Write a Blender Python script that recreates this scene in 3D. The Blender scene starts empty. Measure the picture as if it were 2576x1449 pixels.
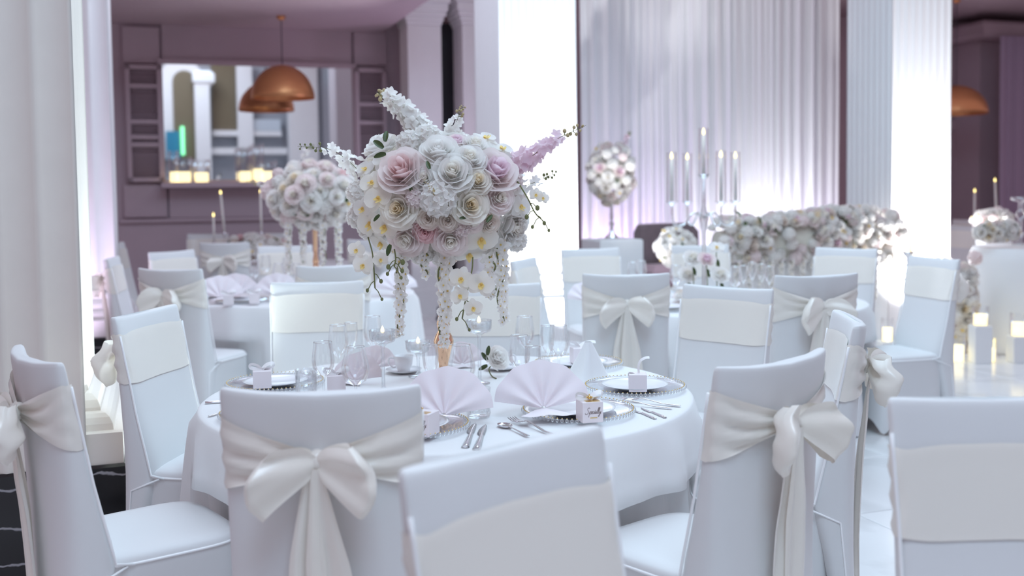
import bpy, math, random
from mathutils import Vector, Matrix, Quaternion
PI = math.pi
R = math.radians
sin, cos = math.sin, math.cos
scene = bpy.context.scene
COL = scene.collection

# ------------------------------------------------------------------ camera
F, YH, ROLL, PIT, CAMH = 2600.0, 480.0, -0.013, R(3.0), 1.5
W_, H_ = 2576.0, 1449.0
CY = YH + F * math.tan(PIT)
cr, sr = cos(ROLL), sin(ROLL)
FW = Vector((0, cos(PIT), -sin(PIT))); U0 = Vector((0, sin(PIT), cos(PIT))); R0 = Vector((1, 0, 0))
RT = cr * R0 + sr * U0
UP = -sr * R0 + cr * U0
cam_data = bpy.data.cameras.new('camera')
cam = bpy.data.objects.new('camera', cam_data); COL.objects.link(cam)
cam.matrix_world = Matrix(((RT.x, UP.x, -FW.x, 0), (RT.y, UP.y, -FW.y, 0), (RT.z, UP.z, -FW.z, CAMH), (0, 0, 0, 1)))
cam_data.sensor_width = 36.0
cam_data.lens = F / W_ * 36.0
cam_data.shift_y = (CY - H_ / 2) / W_
cam_data.clip_end = 200
cam_data.dof.use_dof = True
cam_data.dof.focus_distance = 3.5
cam_data.dof.aperture_fstop = 1.9
scene.camera = cam

def ray(px, py):
    u = (px - W_ / 2) / F; v = (py - CY) / F
    return (RT * u - UP * v + FW)
def at(px, py, z):                      # where the pixel's ray meets the horizontal plane z
    d = ray(px, py); t = (z - CAMH) / d.z
    return Vector((d.x * t, d.y * t, z))
def dep(px, py, y):                     # where it meets the plane at distance y
    d = ray(px, py); t = y / d.y
    return Vector((d.x * t, y, CAMH + d.z * t))
TH = R(19.0)                            # the room is turned 19 degrees
E1 = Vector((cos(TH), sin(TH), 0)); E2 = Vector((-sin(TH), cos(TH), 0))
def rw(a, b, z=0.0):
    return E1 * a + E2 * b + Vector((0, 0, z))
def pw(px, py, b):                      # where it meets the plane b of the room -> (a, z)
    d = ray(px, py); t = b / d.dot(E2)
    return d.dot(E1) * t, CAMH + d.z * t

# ------------------------------------------------------------------ world, lights, exposure
world = bpy.data.worlds.new('world'); scene.world = world
world.use_nodes = True
bg = world.node_tree.nodes['Background']
bg.inputs[0].default_value = (0.88, 0.68, 0.80, 1)
bg.inputs[1].default_value = 0.36
vs = scene.view_settings
vs.view_transform = 'Standard'; vs.look = 'None'; vs.gamma = 1.0; vs.use_curve_mapping = False
vs.exposure = 0.3
scene.display_settings.display_device = 'sRGB'
scene.cycles.use_denoising = True
scene.cycles.transparent_max_bounces = 32
scene.cycles.max_bounces = 8
scene.cycles.sample_clamp_indirect = 4.0

def area(name, loc, target, size, power, col, size_y=None):
    l = bpy.data.lights.new(name, 'AREA'); l.energy = power; l.color = col
    l.shape = 'RECTANGLE' if size_y else 'SQUARE'; l.size = size
    if size_y: l.size_y = size_y
    o = bpy.data.objects.new(name, l); COL.objects.link(o)
    o.location = loc
    o.rotation_euler = (Vector(target) - Vector(loc)).to_track_quat('-Z', 'Y').to_euler()
    return o
def spot(name, loc, target, power, col, ang=60, blend=0.7, r=0.06):
    l = bpy.data.lights.new(name, 'SPOT'); l.energy = power; l.color = col
    l.spot_size = R(ang); l.spot_blend = blend; l.shadow_soft_size = r
    o = bpy.data.objects.new(name, l); COL.objects.link(o)
    o.location = loc
    o.rotation_euler = (Vector(target) - Vector(loc)).to_track_quat('-Z', 'Y').to_euler()
    return o
COOL = (0.56, 0.83, 1.0)
area('ceiling_gold_vase_table_offscreen', (0.5, 4.6, 4.8), (0.2, 4.2, 0), 3.2, 80, COOL)
area('ceiling_candelabra_table_offscreen', (1.8, 7.6, 4.8), (1.6, 7.2, 0), 3.0, 92, COOL)
area('ceiling_copper_vase_table_offscreen', (-1.8, 8.2, 4.6), (-1.8, 7.8, 0), 2.4, 42, (0.74, 0.80, 1.0))
area('ceiling_camera_side_offscreen', (0.8, -0.8, 6.4), (0.2, 3.5, 0.8), 2.6, 125, (0.48, 0.76, 1.0))
area('ceiling_hall_end_offscreen', rw(0.5, 0.2, 6.0), rw(-0.5, -3.0, 2.2), 2.0, 95, (0.85, 0.92, 1.0))


# ------------------------------------------------------------------ mesh helpers
class MB:
    def __init__(s): s.v = []; s.f = []; s.m = []; s.s = []
    def add(s, verts, faces, mi=0, sm=True):
        o = len(s.v); s.v += [tuple(p) for p in verts]
        for f in faces: s.f.append(tuple(i + o for i in f)); s.m.append(mi); s.s.append(sm)
        return s
    def grid(s, rows, cu=False, cv=False, mi=0, sm=True):
        nu, nv = len(rows), len(rows[0]); V = [p for r in rows for p in r]; Fc = []
        for i in range(nu if cu else nu - 1):
            for j in range(nv if cv else nv - 1):
                i2, j2 = (i + 1) % nu, (j + 1) % nv
                Fc.append((i * nv + j, i * nv + j2, i2 * nv + j2, i2 * nv + j))
        return s.add(V, Fc, mi, sm)
    def lathe(s, prof, n=24, mi=0, lob=None, c=(0, 0, 0)):
        rows = []
        for r, z in prof:
            rows.append([(c[0] + r * cos(2 * PI * k / n) * (lob(k / n * 2 * PI, z) if lob else 1), c[1] + r * sin(2 * PI * k / n) * (lob(k / n * 2 * PI, z) if lob else 1), c[2] + z) for k in range(n)])
        return s.grid(rows, cv=True, mi=mi)
    def tube(s, path, r, n=8, mi=0, caps=True):
        path = [Vector(p) for p in path]; rows = []; prev = None
        for i, p in enumerate(path):
            t = (path[min(i + 1, len(path) - 1)] - path[max(i - 1, 0)])
            t = t.normalized() if t.length > 1e-9 else Vector((0, 0, 1))
            a = (prev - t * prev.dot(t)) if prev else t.orthogonal()
            a.normalize(); prev = a; b = t.cross(a)
            rr = r[i] if isinstance(r, (list, tuple)) else r
            rows.append([p + a * rr * cos(2 * PI * k / n) + b * rr * sin(2 * PI * k / n) for k in range(n)])
        o = len(s.v); s.grid(rows, cv=True, mi=mi)
        if caps:
            s.f.append(tuple(o + k for k in reversed(range(n)))); s.m.append(mi); s.s.append(False)
            L = o + (len(rows) - 1) * n
            s.f.append(tuple(L + k for k in range(n))); s.m.append(mi); s.s.append(False)
        return s
    def box(s, x0, x1, y0, y1, z0, z1, mi=0, fr=None, bev=0.0):
        P = []
        if bev <= 0:
            P = [(x, y, z) for x in (x0, x1) for y in (y0, y1) for z in (z0, z1)]
            Fc = [(0, 1, 3, 2), (4, 6, 7, 5), (0, 4, 5, 1), (2, 3, 7, 6), (0, 2, 6, 4), (1, 5, 7, 3)]
        else:
            b = bev
            P = [(x0 + b, y0 + b, z0), (x1 - b, y0 + b, z0), (x1 - b, y1 - b, z0), (x0 + b, y1 - b, z0),
                 (x0, y0, z0 + b), (x1, y0, z0 + b), (x1, y1, z0 + b), (x0, y1, z0 + b),
                 (x0, y0, z1 - b), (x1, y0, z1 - b), (x1, y1, z1 - b), (x0, y1, z1 - b),
                 (x0 + b, y0 + b, z1), (x1 - b, y0 + b, z1), (x1 - b, y1 - b, z1), (x0 + b, y1 - b, z1)]
            Fc = [(3, 2, 1, 0), (12, 13, 14, 15)]
            for l in range(3):
                for k in range(4):
                    k2 = (k + 1) % 4
                    Fc.append((l * 4 + k, l * 4 + k2, l * 4 + 4 + k2, l * 4 + 4 + k))
        if fr: P = [fr(*p) for p in P]
        return s.add(P, Fc, mi, False)
    def ball(s, c, r, mi=0, n=8, m=5, sz=1.0):
        rows = [[(c[0] + r * sin(PI * i / m) * cos(2 * PI * k / n), c[1] + r * sin(PI * i / m) * sin(2 * PI * k / n), c[2] - r * sz * cos(PI * i / m)) for k in range(n)] for i in range(m + 1)]
        return s.grid(rows, cv=True, mi=mi)
    def mesh(s, name, mats):
        me = bpy.data.meshes.new(name); me.from_pydata(s.v, [], s.f)
        for m in (mats if isinstance(mats, (list, tuple)) else [mats]): me.materials.append(MAT[m])
        me.polygons.foreach_set('material_index', s.m); me.polygons.foreach_set('use_smooth', s.s)
        me.update(); return me

def link(name, data, parent=None, loc=(0, 0, 0), rot=None, scale=None):
    o = bpy.data.objects.new(name, data); COL.objects.link(o)
    if parent: o.parent = parent
    o.location = loc
    if rot is not None:
        if isinstance(rot, Quaternion): o.rotation_mode = 'QUATERNION'; o.rotation_quaternion = rot
        else: o.rotation_euler = rot
    if scale is not None: o.scale = (scale,) * 3 if isinstance(scale, (int, float)) else scale
    return o
def tag(o, label, cat, group=None):
    o['label'] = label; o['category'] = cat
    if group: o['group'] = group
    return o
def thing(name, label, cat, loc=(0, 0, 0), rz=0.0, group=None, scale=None):
    o = link(name, None, None, loc, (0, 0, rz), scale); o.empty_display_size = 0.1
    return tag(o, label, cat, group)
def struct(name, mb, mat, parent=None):
    o = link(name, mb.mesh(name, mat), parent)
    if parent is None: o['kind'] = 'structure'
    return o
def copy_tree(o, parent=None):
    c = o.copy(); COL.objects.link(c); c.parent = parent
    for ch in list(o.children): copy_tree(ch, c)
    return c
def rr_(a, b, z): return tuple(rw(a, b, z))
def lerp(a, b, t): return a + (b - a) * t
def curve(pts, x):                       # piecewise linear with smooth ends
    if x <= pts[0][0]: return pts[0][1]
    for (x0, y0), (x1, y1) in zip(pts, pts[1:]):
        if x <= x1:
            return lerp(y0, y1, (x - x0) / (x1 - x0))
    return pts[-1][1]
def spline(pts, n=6):                    # Catmull-Rom through points
    P = [Vector(p) for p in pts]; P = [P[0] * 2 - P[1]] + P + [P[-1] * 2 - P[-2]]; out = []
    for i in range(1, len(P) - 2):
        for k in range(n):
            t = k / n; a, b, c, d = P[i - 1], P[i], P[i + 1], P[i + 2]
            out.append(0.5 * ((2 * b) + (c - a) * t + (2 * a - 5 * b + 4 * c - d) * t * t + (3 * b - a - 3 * c + d) * t ** 3))
    out.append(P[-2]); return out

# ------------------------------------------------------------------ materials
MAT = {}
def mat(name, col, rough=0.5, metal=0.0, sheen=0.0, spec=0.5, noise=0.0, nscale=40.0, bump=0.0, bscale=200.0, stretch=None, sub=0.0, coat=0.0, trans=0.0, alpha=1.0):
    m = bpy.data.materials.new(name); m.use_nodes = True; MAT[name] = m
    nt = m.node_tree; b = nt.nodes['Principled BSDF']
    b.inputs['Base Color'].default_value = (*col, 1); b.inputs['Roughness'].default_value = rough
    b.inputs['Metallic'].default_value = metal; b.inputs['Specular IOR Level'].default_value = spec
    b.inputs['Sheen Weight'].default_value = sheen; b.inputs['Coat Weight'].default_value = coat
    b.inputs['Transmission Weight'].default_value = trans
    b.inputs['Alpha'].default_value = alpha
    if sub: b.inputs['Subsurface Weight'].default_value = sub; b.inputs['Subsurface Radius'].default_value = (0.02, 0.012, 0.01)
    if noise or bump:
        tc = nt.nodes.new('ShaderNodeTexCoord'); mp = nt.nodes.new('ShaderNodeMapping')
        nt.links.new(tc.outputs['Object'], mp.inputs[0])
        if stretch: mp.inputs['Scale'].default_value = stretch
        if noise:
            n = nt.nodes.new('ShaderNodeTexNoise'); n.inputs['Scale'].default_value = nscale; n.inputs['Detail'].default_value = 4
            nt.links.new(mp.outputs[0], n.inputs['Vector'])
            mx = nt.nodes.new('ShaderNodeMix'); mx.data_type = 'RGBA'
            mx.inputs['A'].default_value = (*[c * (1 - noise) for c in col], 1); mx.inputs['B'].default_value = (*[min(1, c * (1 + noise)) for c in col], 1)
            nt.links.new(n.outputs['Fac'], mx.inputs['Factor']); nt.links.new(mx.outputs['Result'], b.inputs['Base Color'])
        if bump:
            n2 = nt.nodes.new('ShaderNodeTexNoise'); n2.inputs['Scale'].default_value = bscale; n2.inputs['Detail'].default_value = 2
            nt.links.new(mp.outputs[0], n2.inputs['Vector'])
            bp = nt.nodes.new('ShaderNodeBump'); bp.inputs['Strength'].default_value = bump; bp.inputs['Distance'].default_value = 0.002
            nt.links.new(n2.outputs['Fac'], bp.inputs['Height']); nt.links.new(bp.outputs[0], b.inputs['Normal'])
    return m
def emit(name, col, strength):
    m = mat(name, col, 0.5); b = m.node_tree.nodes['Principled BSDF']
    b.inputs['Emission Color'].default_value = (*col, 1); b.inputs['Emission Strength'].default_value = strength
def glass(name, tint=(0.97, 0.98, 0.985), gloss=(1, 1, 1), base=0.04, edge=0.55, rough=0.02):
    m = bpy.data.materials.new(name); m.use_nodes = True; MAT[name] = m; nt = m.node_tree
    nt.nodes.remove(nt.nodes['Principled BSDF']); out = nt.nodes['Material Output']
    tr = nt.nodes.new('ShaderNodeBsdfTransparent'); tr.inputs[0].default_value = (*tint, 1)
    gl = nt.nodes.new('ShaderNodeBsdfGlossy'); gl.inputs[0].default_value = (*gloss, 1); gl.inputs['Roughness'].default_value = rough
    lw = nt.nodes.new('ShaderNodeLayerWeight'); lw.inputs[0].default_value = 0.35
    mr = nt.nodes.new('ShaderNodeMapRange'); mr.inputs['To Min'].default_value = base; mr.inputs['To Max'].default_value = edge
    nt.links.new(lw.outputs['Fresnel'], mr.inputs[0])
    mx = nt.nodes.new('ShaderNodeMixShader'); nt.links.new(mr.outputs[0], mx.inputs[0])
    nt.links.new(tr.outputs[0], mx.inputs[1]); nt.links.new(gl.outputs[0], mx.inputs[2]); nt.links.new(mx.outputs[0], out.inputs[0])
def satin(name, col, trans=0.25, rough=0.32):
    m = mat(name, col, rough, sheen=0.4, spec=0.6, bump=0.15, bscale=60, stretch=(1, 1, 0.15)); nt = m.node_tree; b = nt.nodes['Principled BSDF']; out = nt.nodes['Material Output']
    t = nt.nodes.new('ShaderNodeBsdfTranslucent'); t.inputs[0].default_value = (*col, 1)
    mx = nt.nodes.new('ShaderNodeMixShader'); mx.inputs[0].default_value = trans
    nt.links.new(b.outputs[0], mx.inputs[1]); nt.links.new(t.outputs[0], mx.inputs[2]); nt.links.new(mx.outputs[0], out.inputs[0])

def petal(name, col, t=0.55):
    m = mat(name, col, 0.65, sheen=0.15); nt = m.node_tree; b = nt.nodes['Principled BSDF']; out = nt.nodes['Material Output']
    tl = nt.nodes.new('ShaderNodeBsdfTranslucent'); tl.inputs[0].default_value = (*col, 1)
    mx = nt.nodes.new('ShaderNodeMixShader'); mx.inputs[0].default_value = t
    nt.links.new(b.outputs[0], mx.inputs[1]); nt.links.new(tl.outputs[0], mx.inputs[2]); nt.links.new(mx.outputs[0], out.inputs[0])
mat('spandex', (0.75, 0.75, 0.75), 0.62, sheen=0.35, bump=0.10, bscale=900)
mat('piping', (0.95, 0.95, 0.95), 0.5)
satin('satin', (0.97, 0.925, 0.85), 0.15, 0.26)
mat('linen', (0.82, 0.82, 0.82), 0.7, sheen=0.2, bump=0.08, bscale=700)
mat('napkin', (0.87, 0.80, 0.83), 0.7, sheen=0.3, bump=0.1, bscale=600, sub=0.1)
mat('napkin_white', (0.87, 0.87, 0.87), 0.7, sheen=0.3)
mat('china', (0.88, 0.88, 0.90), 0.12, spec=0.6)
mat('card', (0.87, 0.80, 0.82), 0.45)
mat('ribbon', (0.90, 0.88, 0.88), 0.35, sheen=0.3)
mat('ink', (0.22, 0.15, 0.14), 0.5)
mat('gold', (0.86, 0.62, 0.26), 0.22, metal=1.0)
mat('rose_gold', (0.90, 0.60, 0.40), 0.12, metal=1.0)
mat('steel', (0.72, 0.70, 0.72), 0.16, metal=1.0)
mat('silver', (0.85, 0.85, 0.88), 0.1, metal=1.0)
glass('glass', tint=(0.985, 0.99, 0.995), base=0.05, edge=0.62); glass('crystal', tint=(0.97, 0.98, 0.99), base=0.10, edge=0.68)
glass('crystal_arm', base=0.42, edge=0.85); glass('glass_rim', base=0.55, edge=0.85); glass('glass_plate', tint=(0.95, 0.955, 0.97), base=0.07, edge=0.5)
petal('petal_white', (0.97, 0.95, 0.925)); petal('petal_cream', (0.965, 0.93, 0.87)); petal('petal_blush', (0.965, 0.885, 0.87)); petal('petal_beige', (0.92, 0.85, 0.79))
petal('petal_pink', (0.95, 0.72, 0.73)); petal('petal_lilac', (0.93, 0.78, 0.84)); petal('heart_cream', (0.95, 0.86, 0.70)); petal('heart_pink', (0.95, 0.78, 0.77)); petal('orchid_lip', (0.95, 0.76, 0.32))
mat('stem', (0.16, 0.17, 0.06), 0.5, noise=0.3, nscale=60)
mat('leaf', (0.055, 0.085, 0.025), 0.4, noise=0.35, nscale=50)
mat('bud_tan', (0.50, 0.40, 0.22), 0.6)
mat('foam', (0.66, 0.64, 0.56), 0.9)
mat('wax', (0.90, 0.86, 0.82), 0.5, sub=0.3)
emit('wax_lit', (1.0, 0.86, 0.50), 1.1)
emit('flame', (1.0, 0.80, 0.30), 2.6)
emit('flame_small', (1.0, 0.92, 0.55), 1.3)
mat('paint_mauve', (0.52, 0.40, 0.445), 0.6, noise=0.04, nscale=3)
mat('stone_white', (0.80, 0.775, 0.78), 0.55, noise=0.03, nscale=8)
mat('stone_cream', (0.82, 0.755, 0.69), 0.6, noise=0.04, nscale=6)
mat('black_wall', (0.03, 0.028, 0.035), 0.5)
mat('drape', (0.80, 0.80, 0.80), 0.75, sheen=0.3)
mat('drape_purple', (0.42, 0.31, 0.42), 0.8)
mat('copper', (0.80, 0.36, 0.16), 0.36, metal=0.75, spec=0.6)
mat('velvet', (0.16, 0.11, 0.12), 0.8, sheen=0.6, noise=0.3, nscale=12)
mat('velvet_pink', (0.55, 0.36, 0.40), 0.8, sheen=0.4)
mat('mirror', (0.86, 0.86, 0.88), 0.02, metal=1.0)
mat('fixture', (0.05, 0.05, 0.06), 0.4)
mat('olive', (0.17, 0.13, 0.08), 0.7); mat('grey_blue', (0.55, 0.59, 0.64), 0.7); mat('hall_grey', (0.36, 0.37, 0.41), 0.7)
mat('teal', (0.02, 0.22, 0.36), 0.5); emit('sign_green', (0.25, 1.0, 0.45), 1.2); emit('lamp_blue', (0.45, 0.85, 1.0), 3.0)
# black marble with white veins, pale marble floor
def marble(name, base, vein, rough, scale, lo, hi, dist=3.0):
    m = mat(name, base, rough); nt = m.node_tree; b = nt.nodes['Principled BSDF']
    tc = nt.nodes.new('ShaderNodeTexCoord'); w = nt.nodes.new('ShaderNodeTexWave'); w.inputs['Scale'].default_value = scale
    w.inputs['Distortion'].default_value = dist * 4; w.inputs['Detail'].default_value = 5; w.inputs['Detail Scale'].default_value = 1.2
    w.bands_direction = 'Z' if 'black' in name else 'DIAGONAL'
    nt.links.new(tc.outputs['Object'], w.inputs['Vector'])
    r = nt.nodes.new('ShaderNodeValToRGB'); r.color_ramp.elements[0].position = lo; r.color_ramp.elements[1].position = hi
    r.color_ramp.elements[0].color = (*base, 1); r.color_ramp.elements[1].color = (*vein, 1)
    nt.links.new(w.outputs['Fac'], r.inputs[0]); nt.links.new(r.outputs[0], b.inputs['Base Color'])
marble('marble_black', (0.012, 0.012, 0.014), (0.34, 0.33, 0.35), 0.15, 1.9, 0.985, 1.0, 1.6)
marble('marble_floor', (0.84, 0.84, 0.84), (0.74, 0.74, 0.74), 0.16, 0.8, 0.5, 1.0)
mat('grout', (0.42, 0.42, 0.42), 0.7)

# ------------------------------------------------------------------ the setting
fl = MB().box(-14, 22, -6, 16, -0.06, -0.004, fr=rr_)
floor = struct('floor', fl, 'grout')
tile_mb = MB().box(-0.397, 0.397, -0.397, 0.397, -0.03, 0, bev=0.003)
tile_mesh = tile_mb.mesh('floor_tile', 'marble_floor')
cells = []
for i in range(-14, 28):
    for j in range(-2, 20):
        a, b = i * 0.8 + 0.2, j * 0.8 + 0.3
        p = rw(a, b)
        if p.y > 1.2 and abs(p.x) / p.y < 0.62: cells.append((p.length, a, b))
cells.sort(); rest = MB()
for k, (d, a, b) in enumerate(cells):
    if k < 290:
        link('floor_tile', tile_mesh, floor, rw(a, b), (0, 0, TH))
    else:
        rest.box(a - 0.397, a + 0.397, b - 0.397, b + 0.397, -0.03, 0, fr=rr_)
if rest.v:
    o = link('far_floor_tiles', rest.mesh('far_floor_tiles', 'marble_floor'), floor); o['kind'] = 'stuff'

def fluted(w, n, depth, z0, z1, half_sharp=False):
    """square shaft with n scallops a side, outline closed"""
    ring = []
    for side in range(4):
        for k in range(n * 8):
            t = k / (n * 8)
            x = -w / 2 + w * t
            d = depth * abs(sin(PI * t * n)) ** 0.7
            y = -w / 2 + d
            an = side * PI / 2
            ring.append((x * cos(an) - y * sin(an), x * sin(an) + y * cos(an)))
    m = MB(); m.grid([[(x, y, z) for x, y in ring] for z in (z0, z1)], cv=True)
    return m
def column(a0, b0, mat_shaft, n, depth, label, w=0.72, ped='marble_black'):
    c = rw(a0 + w / 2, b0 + w / 2)
    t = thing('column', label, 'column', c, TH, 'square columns on marble pedestals')
    link('shaft', fluted(w, n, depth, 0.74, 5.2).mesh('shaft', mat_shaft), t)
    p = MB(); h = w / 2
    prof = [(0.0, 0.755), (0.012, 0.745), (0.02, 0.725), (0.02, 0.71), (0.034, 0.70), (0.055, 0.675), (0.066, 0.645), (0.066, 0.632), (0.085, 0.625), (0.10, 0.61), (0.112, 0.585), (0.115, 0.56), (0.15, 0.555), (0.15, 0.425)]
    p.grid([[(sx * (h + e), sy * (h + e), z) for sx, sy in ((-1, -1), (1, -1), (1, 1), (-1, 1))] for e, z in prof], cv=True, sm=False)
    link('plinth', p.mesh('plinth', mat_shaft), t)
    link('pedestal', MB().box(-h - 0.17, h + 0.17, -h - 0.17, h + 0.17, 0, 0.43, bev=0.01).mesh('pedestal', ped), t)
    return t
nc = column(-1.02, 4.54, 'stone_cream', 5, 0.022, 'cream fluted column on black veined marble pedestal beside the gold vase table')
link('front_pilaster', fluted(0.72, 5, 0.022, 0.43, 5.2).mesh('front_pilaster', 'stone_cream'), nc, (0.015, -0.165, 0))
column(-1.02, 8.54, 'stone_white', 5, 0.03, 'pale lilac lit column beside the copper vase table')
column(2.845, 8.54, 'drape', 11, 0.016, 'brilliantly lit white pleated column beside the lilac stage curtain', ped='stone_white')
column(6.965, 8.54, 'drape', 8, 0.02, 'brilliantly lit white pleated column beside the cake table', ped='stone_white')

wall = struct('wall_back', MB().box(-9, 22, 13.2, 13.5, 0, 5.4, fr=rr_), 'paint_mauve')
struct('baseboard_back', MB().box(-9, 22, 13.14, 13.2, 0, 0.25, fr=rr_), 'paint_mauve')
def wrect(x0, x1, y0, y1, b):
    xm, ym = (x0 + x1) / 2, (y0 + y1) / 2
    return pw(x0, ym, b)[0], pw(x1, ym, b)[0], pw(xm, y1, b)[1], pw(xm, y0, b)[1]
def wpanel(x0, x1, y0, y1, b0=13.14, m='paint_mauve', name='wall_panel', bev=0.012):
    a0, a1, z0, z1 = wrect(x0, x1, y0, y1, b0)
    return link(name, MB().box(a0, a1, b0, 13.21, z0, z1, fr=rr_, bev=bev).mesh(name, m), wall)
for x0, x1, y0, y1 in ((308, 401, 66, 160), (407, 884, 68, 163), (890, 971, 80, 165), (312, 420, 463, 548), (426, 970, 460, 545)):
    wpanel(x0, x1, y0, y1)
# lower dado of the wall
a0, a1, z0, z1 = wrect(302, 975, 553, 980, 13.16)
link('dado_panel', MB().box(a0, a1, 13.15, 13.21, 0.25, z1, fr=rr_).mesh('dado_panel', 'paint_mauve'), wall)
a0, a1, z0, z1 = wrect(302, 975, 546, 554, 13.1)
struct('trim_1', MB().box(a0, a1, 13.08, 13.2, z0, z1, fr=rr_), 'paint_mauve')

def louver_cabinet(x0, x1, y0, y1, rows, label):
    a0, a1, z0, z1 = wrect(x0, x1, y0, y1, 13.05)
    t = thing('louvered_cabinet', label, 'cabinet', rw((a0 + a1) / 2, 13.12, z0), TH, 'louvered cabinets beside the mirror')
    w, h = a1 - a0, z1 - z0; e = 0.05
    f = MB()
    f.box(-w / 2, -w / 2 + e, -0.07, 0.09, 0, h); f.box(w / 2 - e, w / 2, -0.07, 0.09, 0, h)
    f.box(-w / 2, w / 2, -0.07, 0.09, 0, e); f.box(-w / 2, w / 2, -0.07, 0.09, h - e, h)
    link('frame', f.mesh('frame', 'paint_mauve'), t)
    link('back_panel', MB().box(-w / 2 + e, w / 2 - e, 0.04, 0.08, e, h - e).mesh('back_panel', 'paint_mauve'), t)
    for y in rows:
        z = (1 - (y - y0) / (y1 - y0)) * h
        link('shelf', MB().box(-w / 2 + e, w / 2 - e, -0.06, 0.05, z - 0.025, z + 0.025).mesh('shelf', 'paint_mauve'), t)
    s = MB(); n = int(h / 0.042)
    for k in range(n):
        z = e + 0.02 + k * (h - 2 * e - 0.03) / n; q = (k / n * len(rows) * 1.3) % 1.0
        tilt = 0.012 + 0.02 * q
        s.add([(-w / 2 + e, -0.03, z), (w / 2 - e, -0.03, z), (w / 2 - e, 0.02, z + tilt), (-w / 2 + e, 0.02, z + tilt),
               (-w / 2 + e, -0.03, z + .006), (w / 2 - e, -0.03, z + .006), (w / 2 - e, 0.02, z + tilt + .006), (-w / 2 + e, 0.02, z + tilt + .006)],
              [(0, 1, 2, 3), (7, 6, 5, 4), (0, 4, 5, 1), (3, 2, 6, 7)], 0, False)
    o = link('louver_slats', s.mesh('louver_slats', 'paint_mauve'), t); o['kind'] = 'stuff'
louver_cabinet(318, 409, 163, 457, (216, 306, 344, 364), 'mauve louvered wall cabinet at the dark column side of the mirror')
louver_cabinet(896, 974, 172, 452, (262, 308), 'mauve louvered wall cabinet at the lilac pilaster side of the mirror')

a0, a1, z0, z1 = wrect(412, 888, 166, 452, 13.12)
mt = thing('wall_mirror', 'large wall mirror in a mauve frame reflecting the hall and a copper lamp', 'mirror', rw((a0 + a1) / 2, 13.13, z0), TH)
w, h = a1 - a0, z1 - z0
link('mirror_glass', MB().box(-w / 2, w / 2, 0, 0.02, 0, h).mesh('mirror_glass', 'mirror'), mt)
f = MB(); e = 0.055
for q in ((-w / 2 - e, w / 2 + e, h, h + e), (-w / 2 - e, w / 2 + e, -e, 0), (-w / 2 - e, -w / 2, 0, h), (w / 2, w / 2 + e, 0, h)):
    f.box(q[0], q[1], -0.03, 0.05, q[2], q[3])
link('frame', f.mesh('frame', 'paint_mauve'), mt)
LEDGE_Z = z0
ledge = link('mirror_ledge', MB().box(a0 - 0.05, a1 + 0.05, 12.78, 13.1, z0 - 0.09, z0 - 0.03, fr=rr_).mesh('mirror_ledge', 'paint_mauve'))
tag(ledge, 'narrow mauve ledge under the wall mirror holding lit candles', 'shelf')

# low ceiling over the mirror bay, ceiling and beam on the cake table side
aE, zC = pw(960, 84, 13.2)
struct('ceiling', MB().box(-9, aE, 9.9, 13.2, zC, zC + 0.5, fr=rr_), 'paint_mauve')
a0, z0 = pw(2395, 4, 13.2)
struct('ceiling_right', MB().box(a0 - 3.5, 22, 10.2, 13.2, 4.05, 4.4, fr=rr_), 'paint_mauve')
a0, _ = pw(2424, 70, 12.6)
struct('trim_2', MB().box(a0, 22, 12.2, 13.2, pw(2480, 104, 12.6)[1], pw(2480, 62, 12.6)[1], fr=rr_, bev=0.05), 'paint_mauve')
# pilasters right of the mirror
def pilaster(x0, x1, name, m):
    b = 12.3
    a0, a1 = pw(x0, 300, b)[0], pw(x1, 300, b)[0]; w = a1 - a0
    zc1, zc0 = pw((x0 + x1) / 2, 8, b)[1], pw((x0 + x1) / 2, 62, b)[1]
    p = MB().box(a0, a1, b, b + w, 0, zc0, fr=rr_, bev=0.01)
    for e, q0, q1 in ((0.012, 0.0, 0.18), (0.03, 0.18, 0.4), (0.055, 0.4, 0.62), (0.075, 0.62, 1.0)):
        p.box(a0 - e, a1 + e, b - e, b + w + e, lerp(zc0, zc1, q0), lerp(zc0, zc1, q1), fr=rr_, bev=0.008)
    p.box(a0 - 0.05, a1 + 0.05, b - 0.05, b + w + 0.05, 0, 0.3, fr=rr_)
    p.box(a0 - 0.1, a1 + 0.1, b - 0.1, b + w + 0.1, zc1, 5.4, fr=rr_)
    o = struct(name, p, m); return o
pilaster(1029, 1113, 'trim_3', 'stone_white')
pilaster(1166, 1246, 'trim_4', 'stone_white')
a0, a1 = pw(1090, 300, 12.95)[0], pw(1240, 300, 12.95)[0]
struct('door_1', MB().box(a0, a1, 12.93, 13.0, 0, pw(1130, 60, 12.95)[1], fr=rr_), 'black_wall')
# cake table side: dark pilaster, louvers
a0, a1, z0, z1 = wrect(2452, 2516, 105, 552, 12.7)
struct('trim_5', MB().box(a0, a1, 12.6, 13.2, 0, z1, fr=rr_, bev=0.02), 'paint_mauve')
for y0, y1 in ((212, 296), (300, 330), (332, 428)):
    wpanel(2400, 2444, y0, y1, 13.1, 'paint_mauve', 'wall_panel')

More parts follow.
